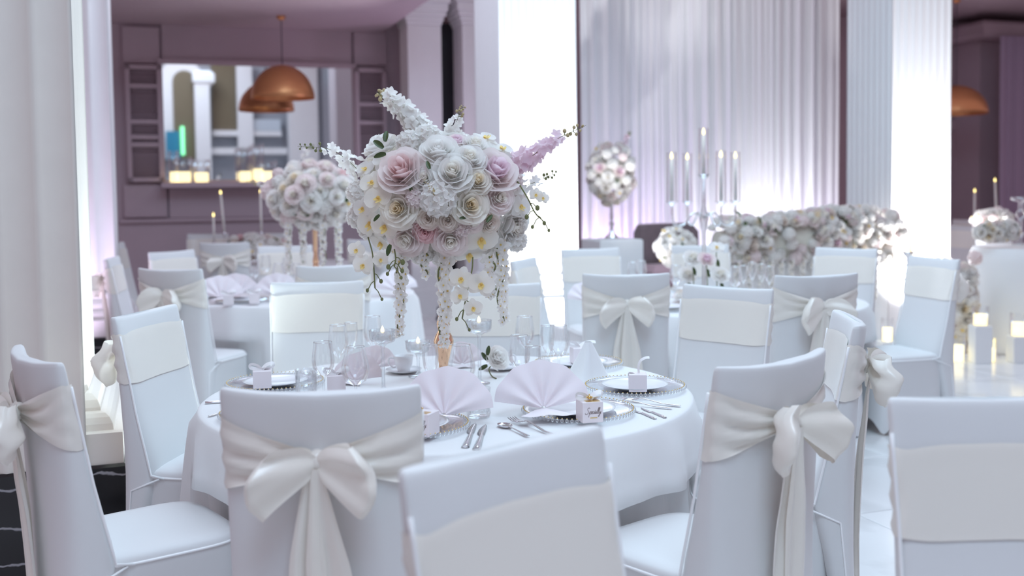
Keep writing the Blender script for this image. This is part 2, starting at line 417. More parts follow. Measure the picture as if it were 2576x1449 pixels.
# purple curtain at the far cake table side, lilac stage curtain
def pleats(a0, a1, b, z0, z1, wl, amp, seed, thick=0.0):
    rnd = random.Random(seed); n = int((a1 - a0) / wl * 10); xs = []; ph = 0
    for k in range(n + 1):
        a = lerp(a0, a1, k / n); ph += 2 * PI / 10 * (0.75 + 0.5 * (0.5 + 0.5 * sin(k * 0.13 + seed)))
        xs.append((a + 0.3 * amp * sin(ph * 0.5), b + amp * sin(ph) * (0.55 + 0.45 * sin(k * 0.071 + seed * 2)) + amp * 0.35 * sin(ph * 2.3 + 1)))
    zs = [z0, z0 + 0.6, 1.5, 2.6, z1]
    return MB().grid([[rr_(x, y + 0.01 * sin(z * 1.3 + x * 3), z) for x, y in xs] for z in zs])
a0, a1 = pw(1462, 300, 11.2)[0], pw(2112, 300, 11.2)[0]
o = link('stage_curtain', pleats(a0, a1, 11.2, 0.01, 5.3, 0.15, 0.05, 3).mesh('stage_curtain', 'drape'))
tag(o, 'tall lilac lit pleated curtain hanging behind the head table', 'curtain')
STAGE = (a0, a1)
a0, a1 = pw(2518, 300, 12.0)[0], pw(2680, 300, 12.0)[0]
o = link('purple_curtain', pleats(a0, a1, 12.0, 0.01, pw(2560, 100, 12.0)[1] + 0.05, 0.2, 0.06, 5).mesh('purple_curtain', 'drape_purple'))
tag(o, 'dusky purple curtain hanging below the beam past the cake table', 'curtain')

# uplights (small floor fixtures) and their light
up_b = MB().lathe([(0.0, 0), (0.07, 0), (0.075, 0.02), (0.06, 0.03), (0.055, 0.14), (0.05, 0.15), (0.045, 0.14), (0.0, 0.135)], 16)
up_mesh = up_b.mesh('uplight', 'fixture')
def uplight(a, b, ta, tb, tz, power, col, ang, label, r=0.05):
    p = rw(a, b)
    o = link('floor_uplight', up_mesh, None, p); tag(o, label, 'uplight', 'floor uplights')
    return spot('floor_uplight_beam', p + Vector((0, 0, 0.17)), rw(ta, tb, tz), power, col, ang, 0.8, r)
WH = (0.95, 0.96, 1.0); LILAC = (0.86, 0.72, 1.0); VIO = (0.80, 0.50, 1.0)
for ca, lab in ((2.845, 'white pleated column beside the stage curtain'), (6.965, 'white pleated column beside the cake table')):
    for da in (0.12, 0.6):
        uplight(ca + da, 7.95, ca + da, 8.56, 1.9, 300, WH, 110, 'small black floor uplight aimed at the ' + lab)
uplight(0.15, 4.95, -0.31, 4.95, 1.8, 130, (0.80, 0.97, 1.0), 120, 'small black floor uplight aimed at the cream fluted column')
uplight(-0.9, 7.9, -0.9, 8.6, 1.6, 70, LILAC, 110, 'small black floor uplight aimed at the pale lilac lit column')
uplight(-0.05, 8.6, -0.31, 8.7, 1.6, 30, LILAC, 110, 'small black floor uplight aimed at the pale lilac lit column')
aq = pw(1071, 300, 12.3)[0]
uplight(aq, 11.7, aq, 12.3, 2.6, 28, (0.92, 0.76, 1.0), 90, 'small black floor uplight aimed at the lilac pilaster by the dark doorway')
for k, px in enumerate((1500, 1580, 1790, 1880, 1960, 2050)):
    a = pw(px, 600, 10.9)[0]
    uplight(a, 10.75, a, 11.2, 1.5, (62, 36, 34, 62, 66, 48)[k], (LILAC, VIO, LILAC, WH, WH, LILAC)[k], 120, 'small black floor uplight behind the head table aimed at the stage curtain')
# pendant lamps
def pendant(p, r, h, label, top):
    t = thing('pendant_lamp', label, 'lamp', p, 0, 'copper dome pendant lamps')
    prof = [(r * cos(x), h * sin(x)) for x in [k * PI / 2 / 12 for k in range(13)]]
    prof = [(r * 0.985, 0.0)] + prof; inner = [(q[0] * 0.975, q[1] * 0.97) for q in reversed(prof[1:])]
    link('shade', MB().lathe(prof + inner, 40).mesh('shade', 'copper'), t)
    link('cord', MB().tube([(0, 0, h - 0.01), (0, 0, top - p[2])], 0.006, 6).mesh('cord', 'fixture'), t)
    link('ceiling_cup', MB().lathe([(0.0, top - p[2]), (0.05, top - p[2]), (0.05, top - p[2] - 0.03), (0.01, top - p[2] - 0.05)], 12).mesh('ceiling_cup', 'copper'), t)
    link('bulb', MB().ball((0, 0, h * 0.45), 0.05, 0, 10, 6).mesh('bulb', 'wax'), t)
pendant(dep(712, 248, 12.0), 0.362, 0.385, 'copper dome pendant lamp hanging in front of the wall mirror', zC)
pendant(dep(2404, 288, 14.4), 0.42, 0.40, 'copper dome pendant lamp hanging past the cake table', 4.05)

# what the mirror shows: the far end of the hall, behind the viewer
MBP = 13.13
def mrect(x0, x1, y0, y1, b):
    return wrect(x0, x1, y0, y1, 2 * MBP - b)
def hall(name, x0, x1, y0, y1, b, m, d=0.3, bev=0.0):
    a0, a1, z0, z1 = mrect(x0, x1, y0, y1, b)
    return struct(name, MB().box(a0, a1, b - d, b, z0, z1, fr=rr_, bev=bev), m)
hall('wall_rear', 330, 960, 60, 700, -3.0, 'hall_grey')
hall('wall_rear_panel', 812, 905, 150, 470, -2.9, 'grey_blue', 0.1)
hall('door_2', 532, 600, 150, 335, -2.9, 'olive', 0.1)
hall('trim_6', 500, 722, 372, 388, -2.6, 'stone_white', 0.2)
hall('trim_7', 597, 636, 160, 385, -2.6, 'stone_white', 0.2)
hall('trim_8', 535, 708, 328, 342, -2.7, 'stone_white', 0.2)
hall('trim_9', 630, 706, 300, 330, -2.7, 'grey_blue', 0.2)
hall('trim_10', 728, 800, 120, 480, -2.2, 'stone_white', 0.5, 0.03)
hall('trim_11', 492, 530, 190, 480, -2.3, 'stone_white', 0.3, 0.02)
hall('trim_12', 484, 540, 176, 215, -2.25, 'stone_white', 0.4, 0.1)
# dark arched doorway with pale surround
a0, a1, z0, z1 = mrect(436, 496, 178, 400, -2.8)
def arch(a0, a1, z0, z1, b, d):
    r = (a1 - a0) / 2; cx = (a0 + a1) / 2; pts = [(a0, z0)] + [(cx - r * cos(PI * k / 14), z1 - r + r * sin(PI * k / 14)) for k in range(15)] + [(a1, z0)]
    m = MB(); n = len(pts); m.add([rr_(x, b, z) for x, z in pts] + [rr_(x, b - d, z) for x, z in pts], [tuple(range(n))] + [(i, i + n, (i + 1) % n + n, (i + 1) % n) for i in range(n)], 0, False); return m
struct('door_3', arch(a0 - 0.35, a1 + 0.2, z0, z1 + 0.3, -2.75, 0.2), 'stone_white')
struct('door_4', arch(a0, a1, z0, z1, -2.7, 0.1), 'olive')
hall('trim_13', 418, 452, 330, 402, -2.55, 'teal', 0.05)
o = hall('hall_sign', 455, 464, 318, 390, -2.5, 'sign_green', 0.05); o['kind'] = 'structure'  # glowing green sign seen in the mirror, not a door
hall('hall_lamp', 845, 870, 178, 190, -2.6, 'lamp_blue', 0.05)  # lit blue lamp near the hall ceiling, seen in the mirror

# ------------------------------------------------------------------ chairs
def yrear(z): return curve([(0, -0.292), (0.3, -0.280), (0.6, -0.278), (0.8, -0.284), (1.05, -0.304)], z)
def thk(z): return curve([(0, 0.03), (0.3, 0.055), (0.46, 0.078), (0.52, 0.070), (0.6, 0.058), (0.7, 0.046), (0.8, 0.037), (0.92, 0.029), (1.05, 0.022)], z)
def yc(z): return yrear(z) + thk(z)
def hwid(z): return curve([(0, 0.238), (0.45, 0.230), (0.8, 0.230), (1.05, 0.236)], z)
def bow_in(z): return curve([(0, 0.006), (0.45, 0.02), (1.05, 0.04)], z)
def sgp(x, e): return math.copysign(abs(x) ** e, x)
def back_pt(phi, z, off=0.0, k=1.0):
    x = (hwid(z) + off) * sgp(cos(phi), 0.30) * k
    u = min(1, abs(x) / hwid(z))
    y = yc(z) - bow_in(z) * (1 - u * u) + (thk(z) * k + off) * sgp(sin(phi), 0.62)
    return x, y, z
def top_dip(x): return -0.012 * (1 - min(1, (x / 0.236) ** 2))
def make_chair_meshes(seed, sb=0.0):
    rnd = random.Random(seed); M = {}
    n = 56
    m = MB(); rows = []
    zs = [0.012, 0.1, 0.2, 0.3, 0.38, 0.45, 0.52, 0.6, 0.68, 0.76, 0.84, 0.92, 0.98, 1.02]
    for z in zs:
        rows.append([back_pt(2 * PI * k / n, z) for k in range(n)])
    for z, kk in ((1.037, 0.97), (1.046, 0.9), (1.05, 0.75), (1.051, 0.4)):
        r = []
        for k in range(n):
            ph = 2 * PI * k / n; x = (hwid(z) - (1 - kk) * 0.03) * sgp(cos(ph), 0.30)
            u = min(1, abs(x) / hwid(z))
            r.append((x, yc(z) - bow_in(z) * (1 - u * u) + thk(z) * kk * sgp(sin(ph), 0.62), z + top_dip(x)))
        rows.append(r)
    for ri in (-5, -6): rows[ri] = [(x, y, z + top_dip(x) * (0.8 if ri == -5 else 0.4)) for x, y, z in rows[ri]]
    m.grid(rows, cv=True); o = len(m.v) - n
    m.f.append(tuple(o + k for k in range(n))); m.m.append(0); m.s.append(True)
    M['back_cover'] = m.mesh('back_cover', 'spandex')
    # seat and skirt
    m = MB(); rows = []; n = 64
    def seat_pt(ph, sc=1.0):
        x = sgp(cos(ph), 0.45); y = sgp(sin(ph), 0.45)
        hw = 0.226 + 0.008 * (y + 1) / 2
        return x * hw * sc, 0.015 + y * 0.232 * sc
    for t in (0, .12, .25, .4, .55, .7, .82, .92, 1.0):
        r = []
        for k in range(n):
            ph = 2 * PI * k / n; mid = abs(cos(2 * ph)) ** 1.5
            if sin(ph) < -0.6: mid *= 0.2
            zb = 0.008 + 0.085 * mid
            sc = 1 - 0.07 * mid * sin(PI * min(1, t * 1.0)) - 0.035 * (1 - t) * mid + 0.015 * (1 - t)
            x, y = seat_pt(ph, sc); r.append((x, y, lerp(zb, 0.445, t)))
        rows.append(r)
    for sc, z in ((1.0, 0.456), (0.985, 0.466), (0.95, 0.474), (0.8, 0.48), (0.5, 0.48), (0.15, 0.479)):
        rows.append([(*seat_pt(2 * PI * k / n, sc), z) for k in range(n)])
    m.grid(rows, cv=True); o = len(m.v) - n
    m.f.append(tuple(o + k for k in range(n))); m.m.append(0); m.s.append(True)
    M['seat_cover'] = m.mesh('seat_cover', 'spandex')
    # piping
    m = MB()
    for s in (-1, 1):
        path = []
        for k in range(14):
            z = lerp(0.98, 0.46, k / 13); path.append((s * (hwid(z) + 0.0008), yc(z) + thk(z) * 0.62, z))
        path.append((s * 0.228, -0.10, 0.448))
        m.tube(path, 0.0044, 6)
        z0 = [(s * (hwid(z) + 0.0005), yc(z) - thk(z) * 0.35, z) for z in (0.40, 0.3, 0.22, 0.1, 0.02)]
        m.tube([(s * 0.229, -0.12, 0.447)] + z0, 0.0038, 6)
    m.tube([(*seat_pt(PI * (-0.28 + 1.56 * k / 40), 1.004), 0.45) for k in range(41)], 0.0044, 6)
    M['piping'] = m.mesh('piping', 'piping')
    # sash
    m = MB(); nn = 72; nv = 13; rows = []
    for i in range(nn):
        ph = 2 * PI * i / nn; r = []
        rear = sin(ph) < -0.02; S0 = sb
        x0 = hwid(0.9) * sgp(cos(ph), 0.30)
        c = (1 - abs(x0) / hwid(0.9)) if rear else 0.0
        for j in range(nv):
            v = j / (nv - 1)
            zb, zt = (lerp(0.803, 0.868, c ** 0.85), lerp(0.988, 0.905, c ** 0.85)) if rear else (0.80 + 0.004 * sin(3 * ph), 0.985 + 0.003 * sin(5 * ph))
            z = lerp(zb, zt, v) + S0
            off = 0.004
            if rear: off += 0.016 * c + 0.006 * min(1, c * 4) * sin(v * PI * 5 + 3 * c + seed) + 0.003 * sin(v * 19 + c * 9)
            else: off += 0.0015 * sin(v * 9 + seed) * (abs(sin(ph)) < 0.7)
            r.append(back_pt(ph, z, off))
        rows.append(r)
    m.grid(rows, cu=True); M['sash_band'] = m.mesh('sash_band', 'satin')
    # bow
    K = (0, yrear(0.885) - bow_in(0.9) - 0.018, 0.885)
    m = MB(); m.ball((K[0], K[1], K[2]), 0.026, 0, 14, 9, 1.15)
    for v in range(len(m.v)):
        x, y, z = m.v[v]; a = math.atan2(z - K[2], x - K[0]); m.v[v] = (x * 1.05, y + 0.003 * sin(x * 600), z)
    M['bow_knot'] = m.mesh('bow_knot', 'satin')
    for s, nm in ((-1, 'L'), (1, 'R')):
        m = MB(); rows = []; L = 0.140 + rnd.uniform(-0.015, 0.012); dr = 0.024 + rnd.uniform(-0.01, 0.014); ph0 = rnd.uniform(0, 6); wd = 0.064 + rnd.uniform(-0.006, 0.008)
        for i in range(33):
            t = i / 32; q = sin(PI * t); r = []
            for j in range(15):
                v = -1 + 2 * j / 14
                out = L * q ** 0.8 * (1 - 0.30 * abs(v) ** 2.2) - 0.012 * q * v
                w = 0.016 + wd * q ** 0.5 * (1.0 if t < 0.5 else 1.08)
                back = t < 0.5
                d = 0.012 + (0.010 * q if back else 0.012 + 0.055 * q ** 0.7 * (1 - 0.25 * v * v))
                d = lerp(0.012 + 0.012 * q, 0.020 + 0.085 * q ** 0.7 * (1 - 0.35 * v * v), min(1, max(0, (t - 0.3) / 0.35)))
                d += 0.016 * q ** 0.5 * sin(v * 4.6 + ph0 + t * 2) * (1 - q * 0.55) + 0.006 * q * sin(v * 8 - ph0)
                z = -dr * q ** 1.3 + v * w - 0.03 * q * (0.5 + 0.5 * sin(t * 5 + ph0)) * 0.4
                ang = -0.35 * q * s
                r.append((K[0] + s * out, K[1] - d, K[2] + z))
            rows.append(r)
        m.grid(rows); M['bow_loop' + nm] = m.mesh('bow_loop', 'satin')
        m = MB(); rows = []; end = 0.12 + rnd.uniform(-0.05, 0.06); xo = rnd.uniform(0.014, 0.03); ph0 = rnd.uniform(0, 6); hw_ = rnd.uniform(0.040, 0.050)
        for i in range(31):
            t = i / 30; z = lerp(0.875, end, t); r = []
            for j in range(13):
                v = -1 + 2 * j / 12
                w = 0.014 + (hw_ - 0.014) * min(1, t * 3.2) ** 0.7 + 0.006 * sin(t * 7 + ph0)
                x = s * (0.006 + xo * min(1, t * 2.2) ** 0.8) + v * w + 0.006 * sin(t * 5 + ph0)
                y = yrear(z) - bow_in(z) - 0.012 - 0.03 * (1 - t) ** 3 - (0.007 if s > 0 else 0.0) - 0.008 * (1 + sin(v * 4.5 + ph0 + 1.2 * t)) * min(1, t * 4)
                r.append((x, y, z + 0.006 * v * (t > 0.98)))
            rows.append(r)
        m.grid(rows); M['bow_tail' + nm] = m.mesh('bow_tail', 'satin')
    return M
CH = [make_chair_meshes(2), make_chair_meshes(5), make_chair_meshes(9), make_chair_meshes(7, -0.035)]
CHAIRS = []
def chair(mx, my, face_deg, label, group, var=0):
    """mx, my: middle of the back's top edge; face_deg: the way the seat faces"""
    fd = R(face_deg); ux, uy = cos(fd), sin(fd)
    t = thing('banquet_chair', label, 'chair', (mx + 0.29 * ux, my + 0.29 * uy, 0), fd - PI / 2, group)
    M = CH[var]; CHAIRS.append((t.location.x, t.location.y, fd - PI / 2))
    for nm in ('back_cover', 'seat_cover', 'piping', 'sash_band'): link(nm, M[nm], t)
    k = link('bow_knot', M['bow_knot'], t)
    for s in 'LR':
        link('bow_loop', M['bow_loop' + s], t); link('bow_tail', M['bow_tail' + s], t)
    return t
G1, G2, G3, G4 = 'chairs around the gold vase table', 'chairs around the copper vase table', 'chairs around the candelabra table', 'chairs beyond the copper vase table'
def mid(p, q, z=1.05): return (at(*p, z) + at(*q, z)) / 2
for p, q, face, label, g, var in (
    ((29, 867), (158, 912), 38, 'white covered chair with drooping cream bow beside the black marble pedestal', G1, 1),
    ((567, 975), (1042, 968), 91, 'white covered chair with big cream bow backed up to the blush fan napkin', G1, 0),
    ((1812, 924), (2072, 874), 130, 'white covered chair with cream bow beside the fork and knife end of the table', G1, 2),
    ((1734, 714), (1935, 726), 227, 'white covered chair facing the gold vase, beside the curling ribbon favor box', G1, 1),
    ((1122, 714), (1357, 710), 268, 'white covered chair directly behind the gold vase and flower centerpiece', G1, 2),
    ((680, 710), (915, 705), 277, 'white covered chair with pale sash band behind the wine glasses', G1, 0),
    ((280, 799), (437, 764), 350, 'white covered chair with sash band tucked against the cream fluted column', G1, 2),
    ((1012, 1184), (1490, 1066), 312, 'white covered chair turned away from the table, in front of the favor box', 'chairs of a table outside the view', 3),
    ((355, 674), (497, 676), 71, 'white covered chair with a thin gathered sash beside the copper vase table cloth', G2, 1),
    ((382, 636), (475, 626), 330, 'white covered chair facing the copper vase table, nearest the mauve wall', G2, 0),
    ((765, 668), (912, 663), 108, 'white covered chair with wrapped sash behind the sash band chair', G2, 2),
    ((650, 619), (782, 615), 287, 'white covered chair between the copper vase and the bow chair', G2, 1),
    ((500, 610), (628, 608), 93, 'greyish covered chair with butter yellow bow below the candlesticks', G4, 0),
    ((868, 602), (996, 600), 85, 'greyish covered chair with bow behind the hanging flower strands', G4, 1),
    ((470, 588), (576, 586), 275, 'covered chair standing behind the candlesticks against the dark wall', G4, 2),
    ((628, 586), (732, 584), 265, 'covered chair half hidden by the candlestick flowers against the wall', G4, 0),
    ((1412, 626), (1553, 622), 283, 'white covered chair with pale band in front of the lit white column', G3, 1),
    ((1475, 688), (1675, 686), 88, 'grey white covered chair with sheer bow beside the round table edge', G3, 0),
    ((1685, 617), (1835, 614), 275, 'white covered chair directly behind the crystal candelabra', G3, 2),
    ((2063, 620), (2200, 626), 230, 'white covered chair with pink lit band in front of the head table flowers', G3, 0),
    ((1945, 692), (2165, 686), 102, 'grey white covered chair with full bow between two other dining chairs', G3, 1),
    ((2302, 642), (2407, 652), 195, 'white covered chair with pink lit band beside the floor candles', G3, 2),
    ((1283, 656), (1345, 645), 340, 'white covered chair standing sideways before the bright white column', G3, 0),
):
    m = mid(p, q); chair(m.x, m.y, face, label, g, var)
chair(1.155, 3.55, 171, 'white covered chair seen edge on with long hanging sash tails', G1, 0)
chair(1.03, 2.18, 269, 'white covered chair with wide flat sash standing alone in the aisle', 'chairs of a table outside the view', 3)
chair(-2.93, 7.55, 12, 'lilac lit covered chair seen edge on with peach sash beside the column', G2, 1)
chair(-3.8, 9.95, 10, 'lilac lit covered chair leaning into view behind the peach sash chair', G4, 2)
m = dep(2440, 560, 13.6); chair(m.x, m.y, 270, 'lilac lit covered chair behind the cake table flowers', 'chairs past the cake table', 0)
m = dep(2420, 570, 11.6); chair(m.x, m.y, 200, 'lilac lit covered chair between bright column and cake table', 'chairs past the cake table', 1)

# ------------------------------------------------------------------ tables and cloths
def tablecloth(c, r, h, nf, seed, label, group='round white tablecloths', mat_='linen', amp=0.045):
    rnd = random.Random(seed); n = 320
    ks = [(nf, rnd.uniform(0, 6), 1.0), (nf * 2 - 3, rnd.uniform(0, 6), 0.35), (5, rnd.uniform(0, 6), 0.5)]
    near = [k for k in CHAIRS if math.hypot(k[0] - c[0], k[1] - c[1]) < r + 0.9]
    def clear(q, ph):                     # the cloth hangs behind any seat pushed in against it
        for cx, cy, rz in near:
            for _ in range(60):
                dx, dy = c[0] + q * cos(ph) - cx, c[1] + q * sin(ph) - cy
                lx, ly = dx * cos(rz) + dy * sin(rz), -dx * sin(rz) + dy * cos(rz)
                if abs(lx) < 0.285 and -0.42 < ly < 0.305: q -= 0.01
                else: break
        return q
    def wv(ph): return sum(a * sin(k * ph + p) for k, p, a in ks) / 1.5
    rows = [[(0.001 * cos(2 * PI * k / n), 0.001 * sin(2 * PI * k / n), h) for k in range(n)]]
    for rr in (0.35, 0.7, 0.95, 0.985): rows.append([(r * rr * cos(2 * PI * k / n), r * rr * sin(2 * PI * k / n), h) for k in range(n)])
    for q, z in ((0.997, h - 0.002), (1.004, h - 0.007), (1.008, h - 0.018)): rows.append([(r * q * cos(2 * PI * k / n), r * q * sin(2 * PI * k / n), z) for k in range(n)])
    for t in [(h - 0.018 - zz) / (h - 0.024) for zz in ([h - 0.06, h - 0.12] + [z_ for z_ in (0.59, 0.535, 0.505) if z_ < h - 0.13] + [0.40, 0.30, 0.18, 0.08, 0.006])]:
        row = []
        for k in range(n):
            ph = 2 * PI * k / n; w = wv(ph + 0.05 * sin(t * 3 + k * 0.1) * t)
            q = r * 1.008 + (0.018 + 0.03 * t + amp * w * (t ** 0.5) * 0.9 + amp * 0.5 * abs(w) * t)
            z = lerp(h - 0.018, 0.006, t)
            if z < 0.52: q = clear(q, ph)
            row.append((q * cos(ph), q * sin(ph), z))
        rows.append(row)
    o = link('tablecloth', MB().grid(rows, cv=True).mesh('tablecloth', mat_), None, c)
    tag(o, label, 'tablecloth', group)
    t = thing('round_table', 'round table standing under the ' + label, 'table', c, 0, 'round dining tables')
    link('tabletop', MB().lathe([(0, h - 0.03), (r * 0.99, h - 0.03), (r * 0.99, h - 0.004), (0, h - 0.004)], 48).mesh('tabletop', 'velvet'), t)
    lg = MB().tube([(0, 0, 0), (0, 0, h - 0.03)], 0.02, 8).mesh('leg', 'fixture')
    for k in range(4): link('leg', lg, t, (r * 0.6 * cos(k * PI / 2 + .4), r * 0.6 * sin(k * PI / 2 + .4), 0))
T1 = Vector((-0.242, 3.825, 0)); T2 = Vector((-1.65, 7.75, 0)); T3 = Vector((1.42, 6.85, 0)); T5 = Vector((-2.35, 11.05, 0)); TZ = 0.75
tablecloth(T1, 0.897, TZ, 19, 1, 'long white cloth on the round table with the gold vase')
tablecloth(T2, 0.9, TZ, 13, 2, 'long white cloth on the round table with the copper vase')
tablecloth(T3, 0.9, TZ, 14, 3, 'long white cloth on the round table with the crystal candelabra')
tablecloth(T5, 0.75, TZ, 11, 4, 'long white cloth on the candlestick table by the mauve wall')

# ------------------------------------------------------------------ flowers (unit radius meshes, looking up +Z)
def petal_rows(phi0, hwid_, r0, r1, h0, h1, curl, dip, nu=7, nv=6, jit=0.0, rnd=None):
    rows = []
    for i in range(nv):
        v = i / (nv - 1); row = []
        for j in range(nu):
            u = -1 + 2 * j / (nu - 1)
            wv = sin(PI * (0.12 + 0.80 * v) ** 0.8) if False else (0.35 + 0.65 * min(1, v * 1.8))
            ph = phi0 + u * hwid_ * wv
            r = r0 + (r1 - r0) * (v ** 0.8) + curl * max(0, v - 0.7) ** 2 * 8 * r1
            z = h0 + (h1 - h0) * v ** 1.4 - dip * abs(u) ** 2.5 * v * abs(h1 - h0 + 0.25) - curl * max(0, v - 0.75) * 0.5
            r += 0.03 * sin(3 * u + phi0 * 7) * v
            row.append((r * cos(ph), r * sin(ph), z))
        rows.append(row)
    return rows
def rose(name, cols, seed, opened=1.0):
    rnd = random.Random(seed); m = MB()
    layers = [(3, 0.13, 0.62, 1), (3, 0.22, 0.60, 1), (4, 0.34, 0.56, 1), (5, 0.50, 0.48, 0), (5, 0.68, 0.36, 0), (6, 0.86, 0.20, 0), (6, 1.0, 0.02, 0)]
    for li, (n, r1, h1, mi) in enumerate(layers):
        off = rnd.uniform(0, 6)
        for k in range(n):
            ph = off + 2 * PI * k / n + rnd.uniform(-0.12, 0.12)
            m.grid(petal_rows(ph, PI / n * 1.45, 0.04 + 0.25 * r1, r1 * opened * rnd.uniform(0.93, 1.07), -0.35 - 0.05 * li * 0.3, h1 + rnd.uniform(-0.04, 0.04), 0.10 + 0.10 * li / 6, 0.18 + 0.05 * li), mi=mi)
    return m.mesh(name, cols)
def peony(name, cols, seed):
    rnd = random.Random(seed); m = MB()
    for li, (n, r1, h1, mi) in enumerate([(4, 0.16, 0.5, 1), (5, 0.3, 0.52, 1), (5, 0.46, 0.42, 1), (6, 0.62, 0.34, 0), (6, 0.82, 0.22, 0), (6, 1.0, 0.08, 0)]):
        off = rnd.uniform(0, 6)
        for k in range(n):
            m.grid(petal_rows(off + 2 * PI * k / n + rnd.uniform(-.2, .2), PI / n * 1.6, 0.1, r1 * rnd.uniform(0.9, 1.1), -0.35, h1 + rnd.uniform(-0.06, 0.06), 0.05, 0.3), mi=mi)
    return m.mesh(name, cols)
def ballbud(name, cols, seed):
    rnd = random.Random(seed); m = MB()
    m.ball((0, 0, 0), 0.86, 0, 14, 8, 0.95)
    for k in range(9):
        ph0 = k * 2.4; rows = []
        for i in range(6):
            v = i / 5; th = lerp(2.6, 0.35 + 0.06 * (k % 3), v); row = []
            for j in range(7):
                u = -1 + 2 * j / 6; ph = ph0 + u * 0.95; rr = 0.86 + 0.012 * k + 0.05 * (1 - u * u) + 0.10 * max(0, v - 0.6)
                row.append((rr * sin(th) * cos(ph), rr * sin(th) * sin(ph), rr * cos(th)))
            rows.append(row)
        m.grid(rows, mi=k % 2 if len(cols) > 1 else 0)
    return m.mesh(name, cols)
def flat_petal(m, ph, L, w, lift, cup, mi=0, nu=5, nv=6, z0=0.0):
    rows = []
    for i in range(nv):
        v = i / (nv - 1); row = []
        ww = w * sin(PI * min(1, 0.10 + 0.86 * v)) ** 0.6
        for j in range(nu):
            u = -1 + 2 * j / (nu - 1)
            x = L * v; y = u * ww; z = z0 + lift * v * v * L + cup * u * u * ww
            row.append((x * cos(ph) - y * sin(ph), x * sin(ph) + y * cos(ph), z))
        rows.append(row)
    m.grid(rows, mi=mi)
def orchid(name, cols):
    m = MB()
    for ph in (PI / 2, PI / 2 + 2.35, PI / 2 - 2.35): flat_petal(m, ph, 1.0, 0.40, -0.15, 0.15, 0, z0=-0.03)
    for ph in (0.12, PI - 0.12): flat_petal(m, ph, 1.0, 0.62, 0.10, 0.10, 0, z0=0.03)
    flat_petal(m, -PI / 2, 0.42, 0.20, 0.9, -0.4, 1, z0=0.06); flat_petal(m, -PI / 2 + 0.9, 0.26, 0.12, 1.0, 0.2, 1, z0=0.06); flat_petal(m, -PI / 2 - 0.9, 0.26, 0.12, 1.0, 0.2, 1, z0=0.06)
    m.ball((0, 0.02, 0.1), 0.11, 1, 8, 5)
    return m.mesh(name, cols)
def floret_into(m, c, nrm, r, mi, rnd, n=5, mi2=None):
    q = Vector(nrm).to_track_quat('Z', 'Y'); t = MB(); off = rnd.uniform(0, 6)
    for k in range(n): flat_petal(t, off + 2 * PI * k / n, r, r * 0.42, 0.35, 0.25, mi, 3, 4)
    if mi2 is not None: t.ball((0, 0, r * 0.12), r * 0.16, mi2, 5, 3)
    o = len(m.v); m.v += [tuple(q @ Vector(v) + Vector(c)) for v in t.v]
    m.f += [tuple(i + o for i in f) for f in t.f]; m.m += t.m; m.s += t.s
def cluster(name, cols, seed, n=22):
    rnd = random.Random(seed); m = MB(); m.ball((0, 0, -0.25), 0.55, 0, 10, 6)
    for k in range(n):
        z = 1 - 1.25 * (k + .5) / n; a = k * 2.39996; rr = math.sqrt(max(0, 1 - z * z)); d = Vector((rr * cos(a), rr * sin(a), z))
        floret_into(m, d * 0.72 + Vector((0, 0, -0.2)), d, 0.40 * rnd.uniform(0.85, 1.15), 0, rnd, 5, 1)
    return m.mesh(name, cols)
def leaf_mesh(name):
    m = MB(); flat_petal(m, 0, 1.0, 0.22, -0.3, 0.45, 0, 5, 8); return m.mesh(name, 'leaf')
def spray(name, pts, size, cols, seed, dens=26, bare=0.28, tip=True):
    """flower spike: cols = petals, stem, buds"""
    rnd = random.Random(seed); m = MB(); P = spline(pts, 8); n = len(P)
    m.tube(P, [size * 0.05 * (1 - 0.6 * i / n) for i in range(n)], 6, 1)
    for k in range(dens):
        t = (k + 0.5) / dens; i = min(n - 2, int(t * (1 - bare) * (n - 1))); p = P[i]; tg = (P[i + 1] - P[i]).normalized()
        a = k * 2.4; o = tg.orthogonal(); d = (Quaternion(tg, a) @ o); d = (d + tg * 0.35).normalized()
        s = size * lerp(1.0, 0.55, t) * rnd.uniform(0.85, 1.15)
        floret_into(m, p + d * s * rnd.uniform(0.45, 1.15), d + Vector((rnd.uniform(-.5, .5), rnd.uniform(-.5, .2), rnd.uniform(-.4, .4))), s, 0, rnd, 5, None)
    if tip:
        for k in range(9):
            t = 1 - bare + bare * (k + 1) / 9; i = min(n - 2, int(t * (n - 1))); p = P[i]; tg = (P[i + 1] - P[i]).normalized()
            d = (Quaternion(tg, k * 2.6) @ tg.orthogonal() + tg * 0.6).normalized(); s = size * lerp(0.22, 0.12, k / 8)
            m.tube([p, p + d * s * 2.2], s * 0.3, 4, 1); m.ball(p + d * s * 2.8, s, 2, 6, 4, 1.2)
    return m.mesh(name, cols)
def garland(name, L, r, seed, n=34):
    rnd = random.Random(seed); m = MB(); P = [Vector((0.012 * sin(k * 0.7 + seed), 0.008 * cos(k), -L * k / 16)) for k in range(17)]
    m.tube(P, 0.0035, 5, 1)
    for k in range(n):
        t = (k + 0.5) / n; p = P[0].lerp(P[-1], t); a = k * 2.4; d = Vector((cos(a), sin(a), -0.15 + 0.3 * rnd.random())); s = r * lerp(1.0, 0.62, t) * rnd.uniform(0.85, 1.15)
        floret_into(m, p + d * s * 0.55, d, s, 0, rnd, 4, 2)
    for k in range(3): floret_into(m, P[-1] + Vector((0.01 * (k - 1), 0, 0.004 * k)), (0.3 * (k - 1), -0.4, -1), r * 0.55, 0, rnd, 4, 2)
    return m.mesh(name, ['petal_cream' if False else 'petal_white', 'stem', 'orchid_lip'])
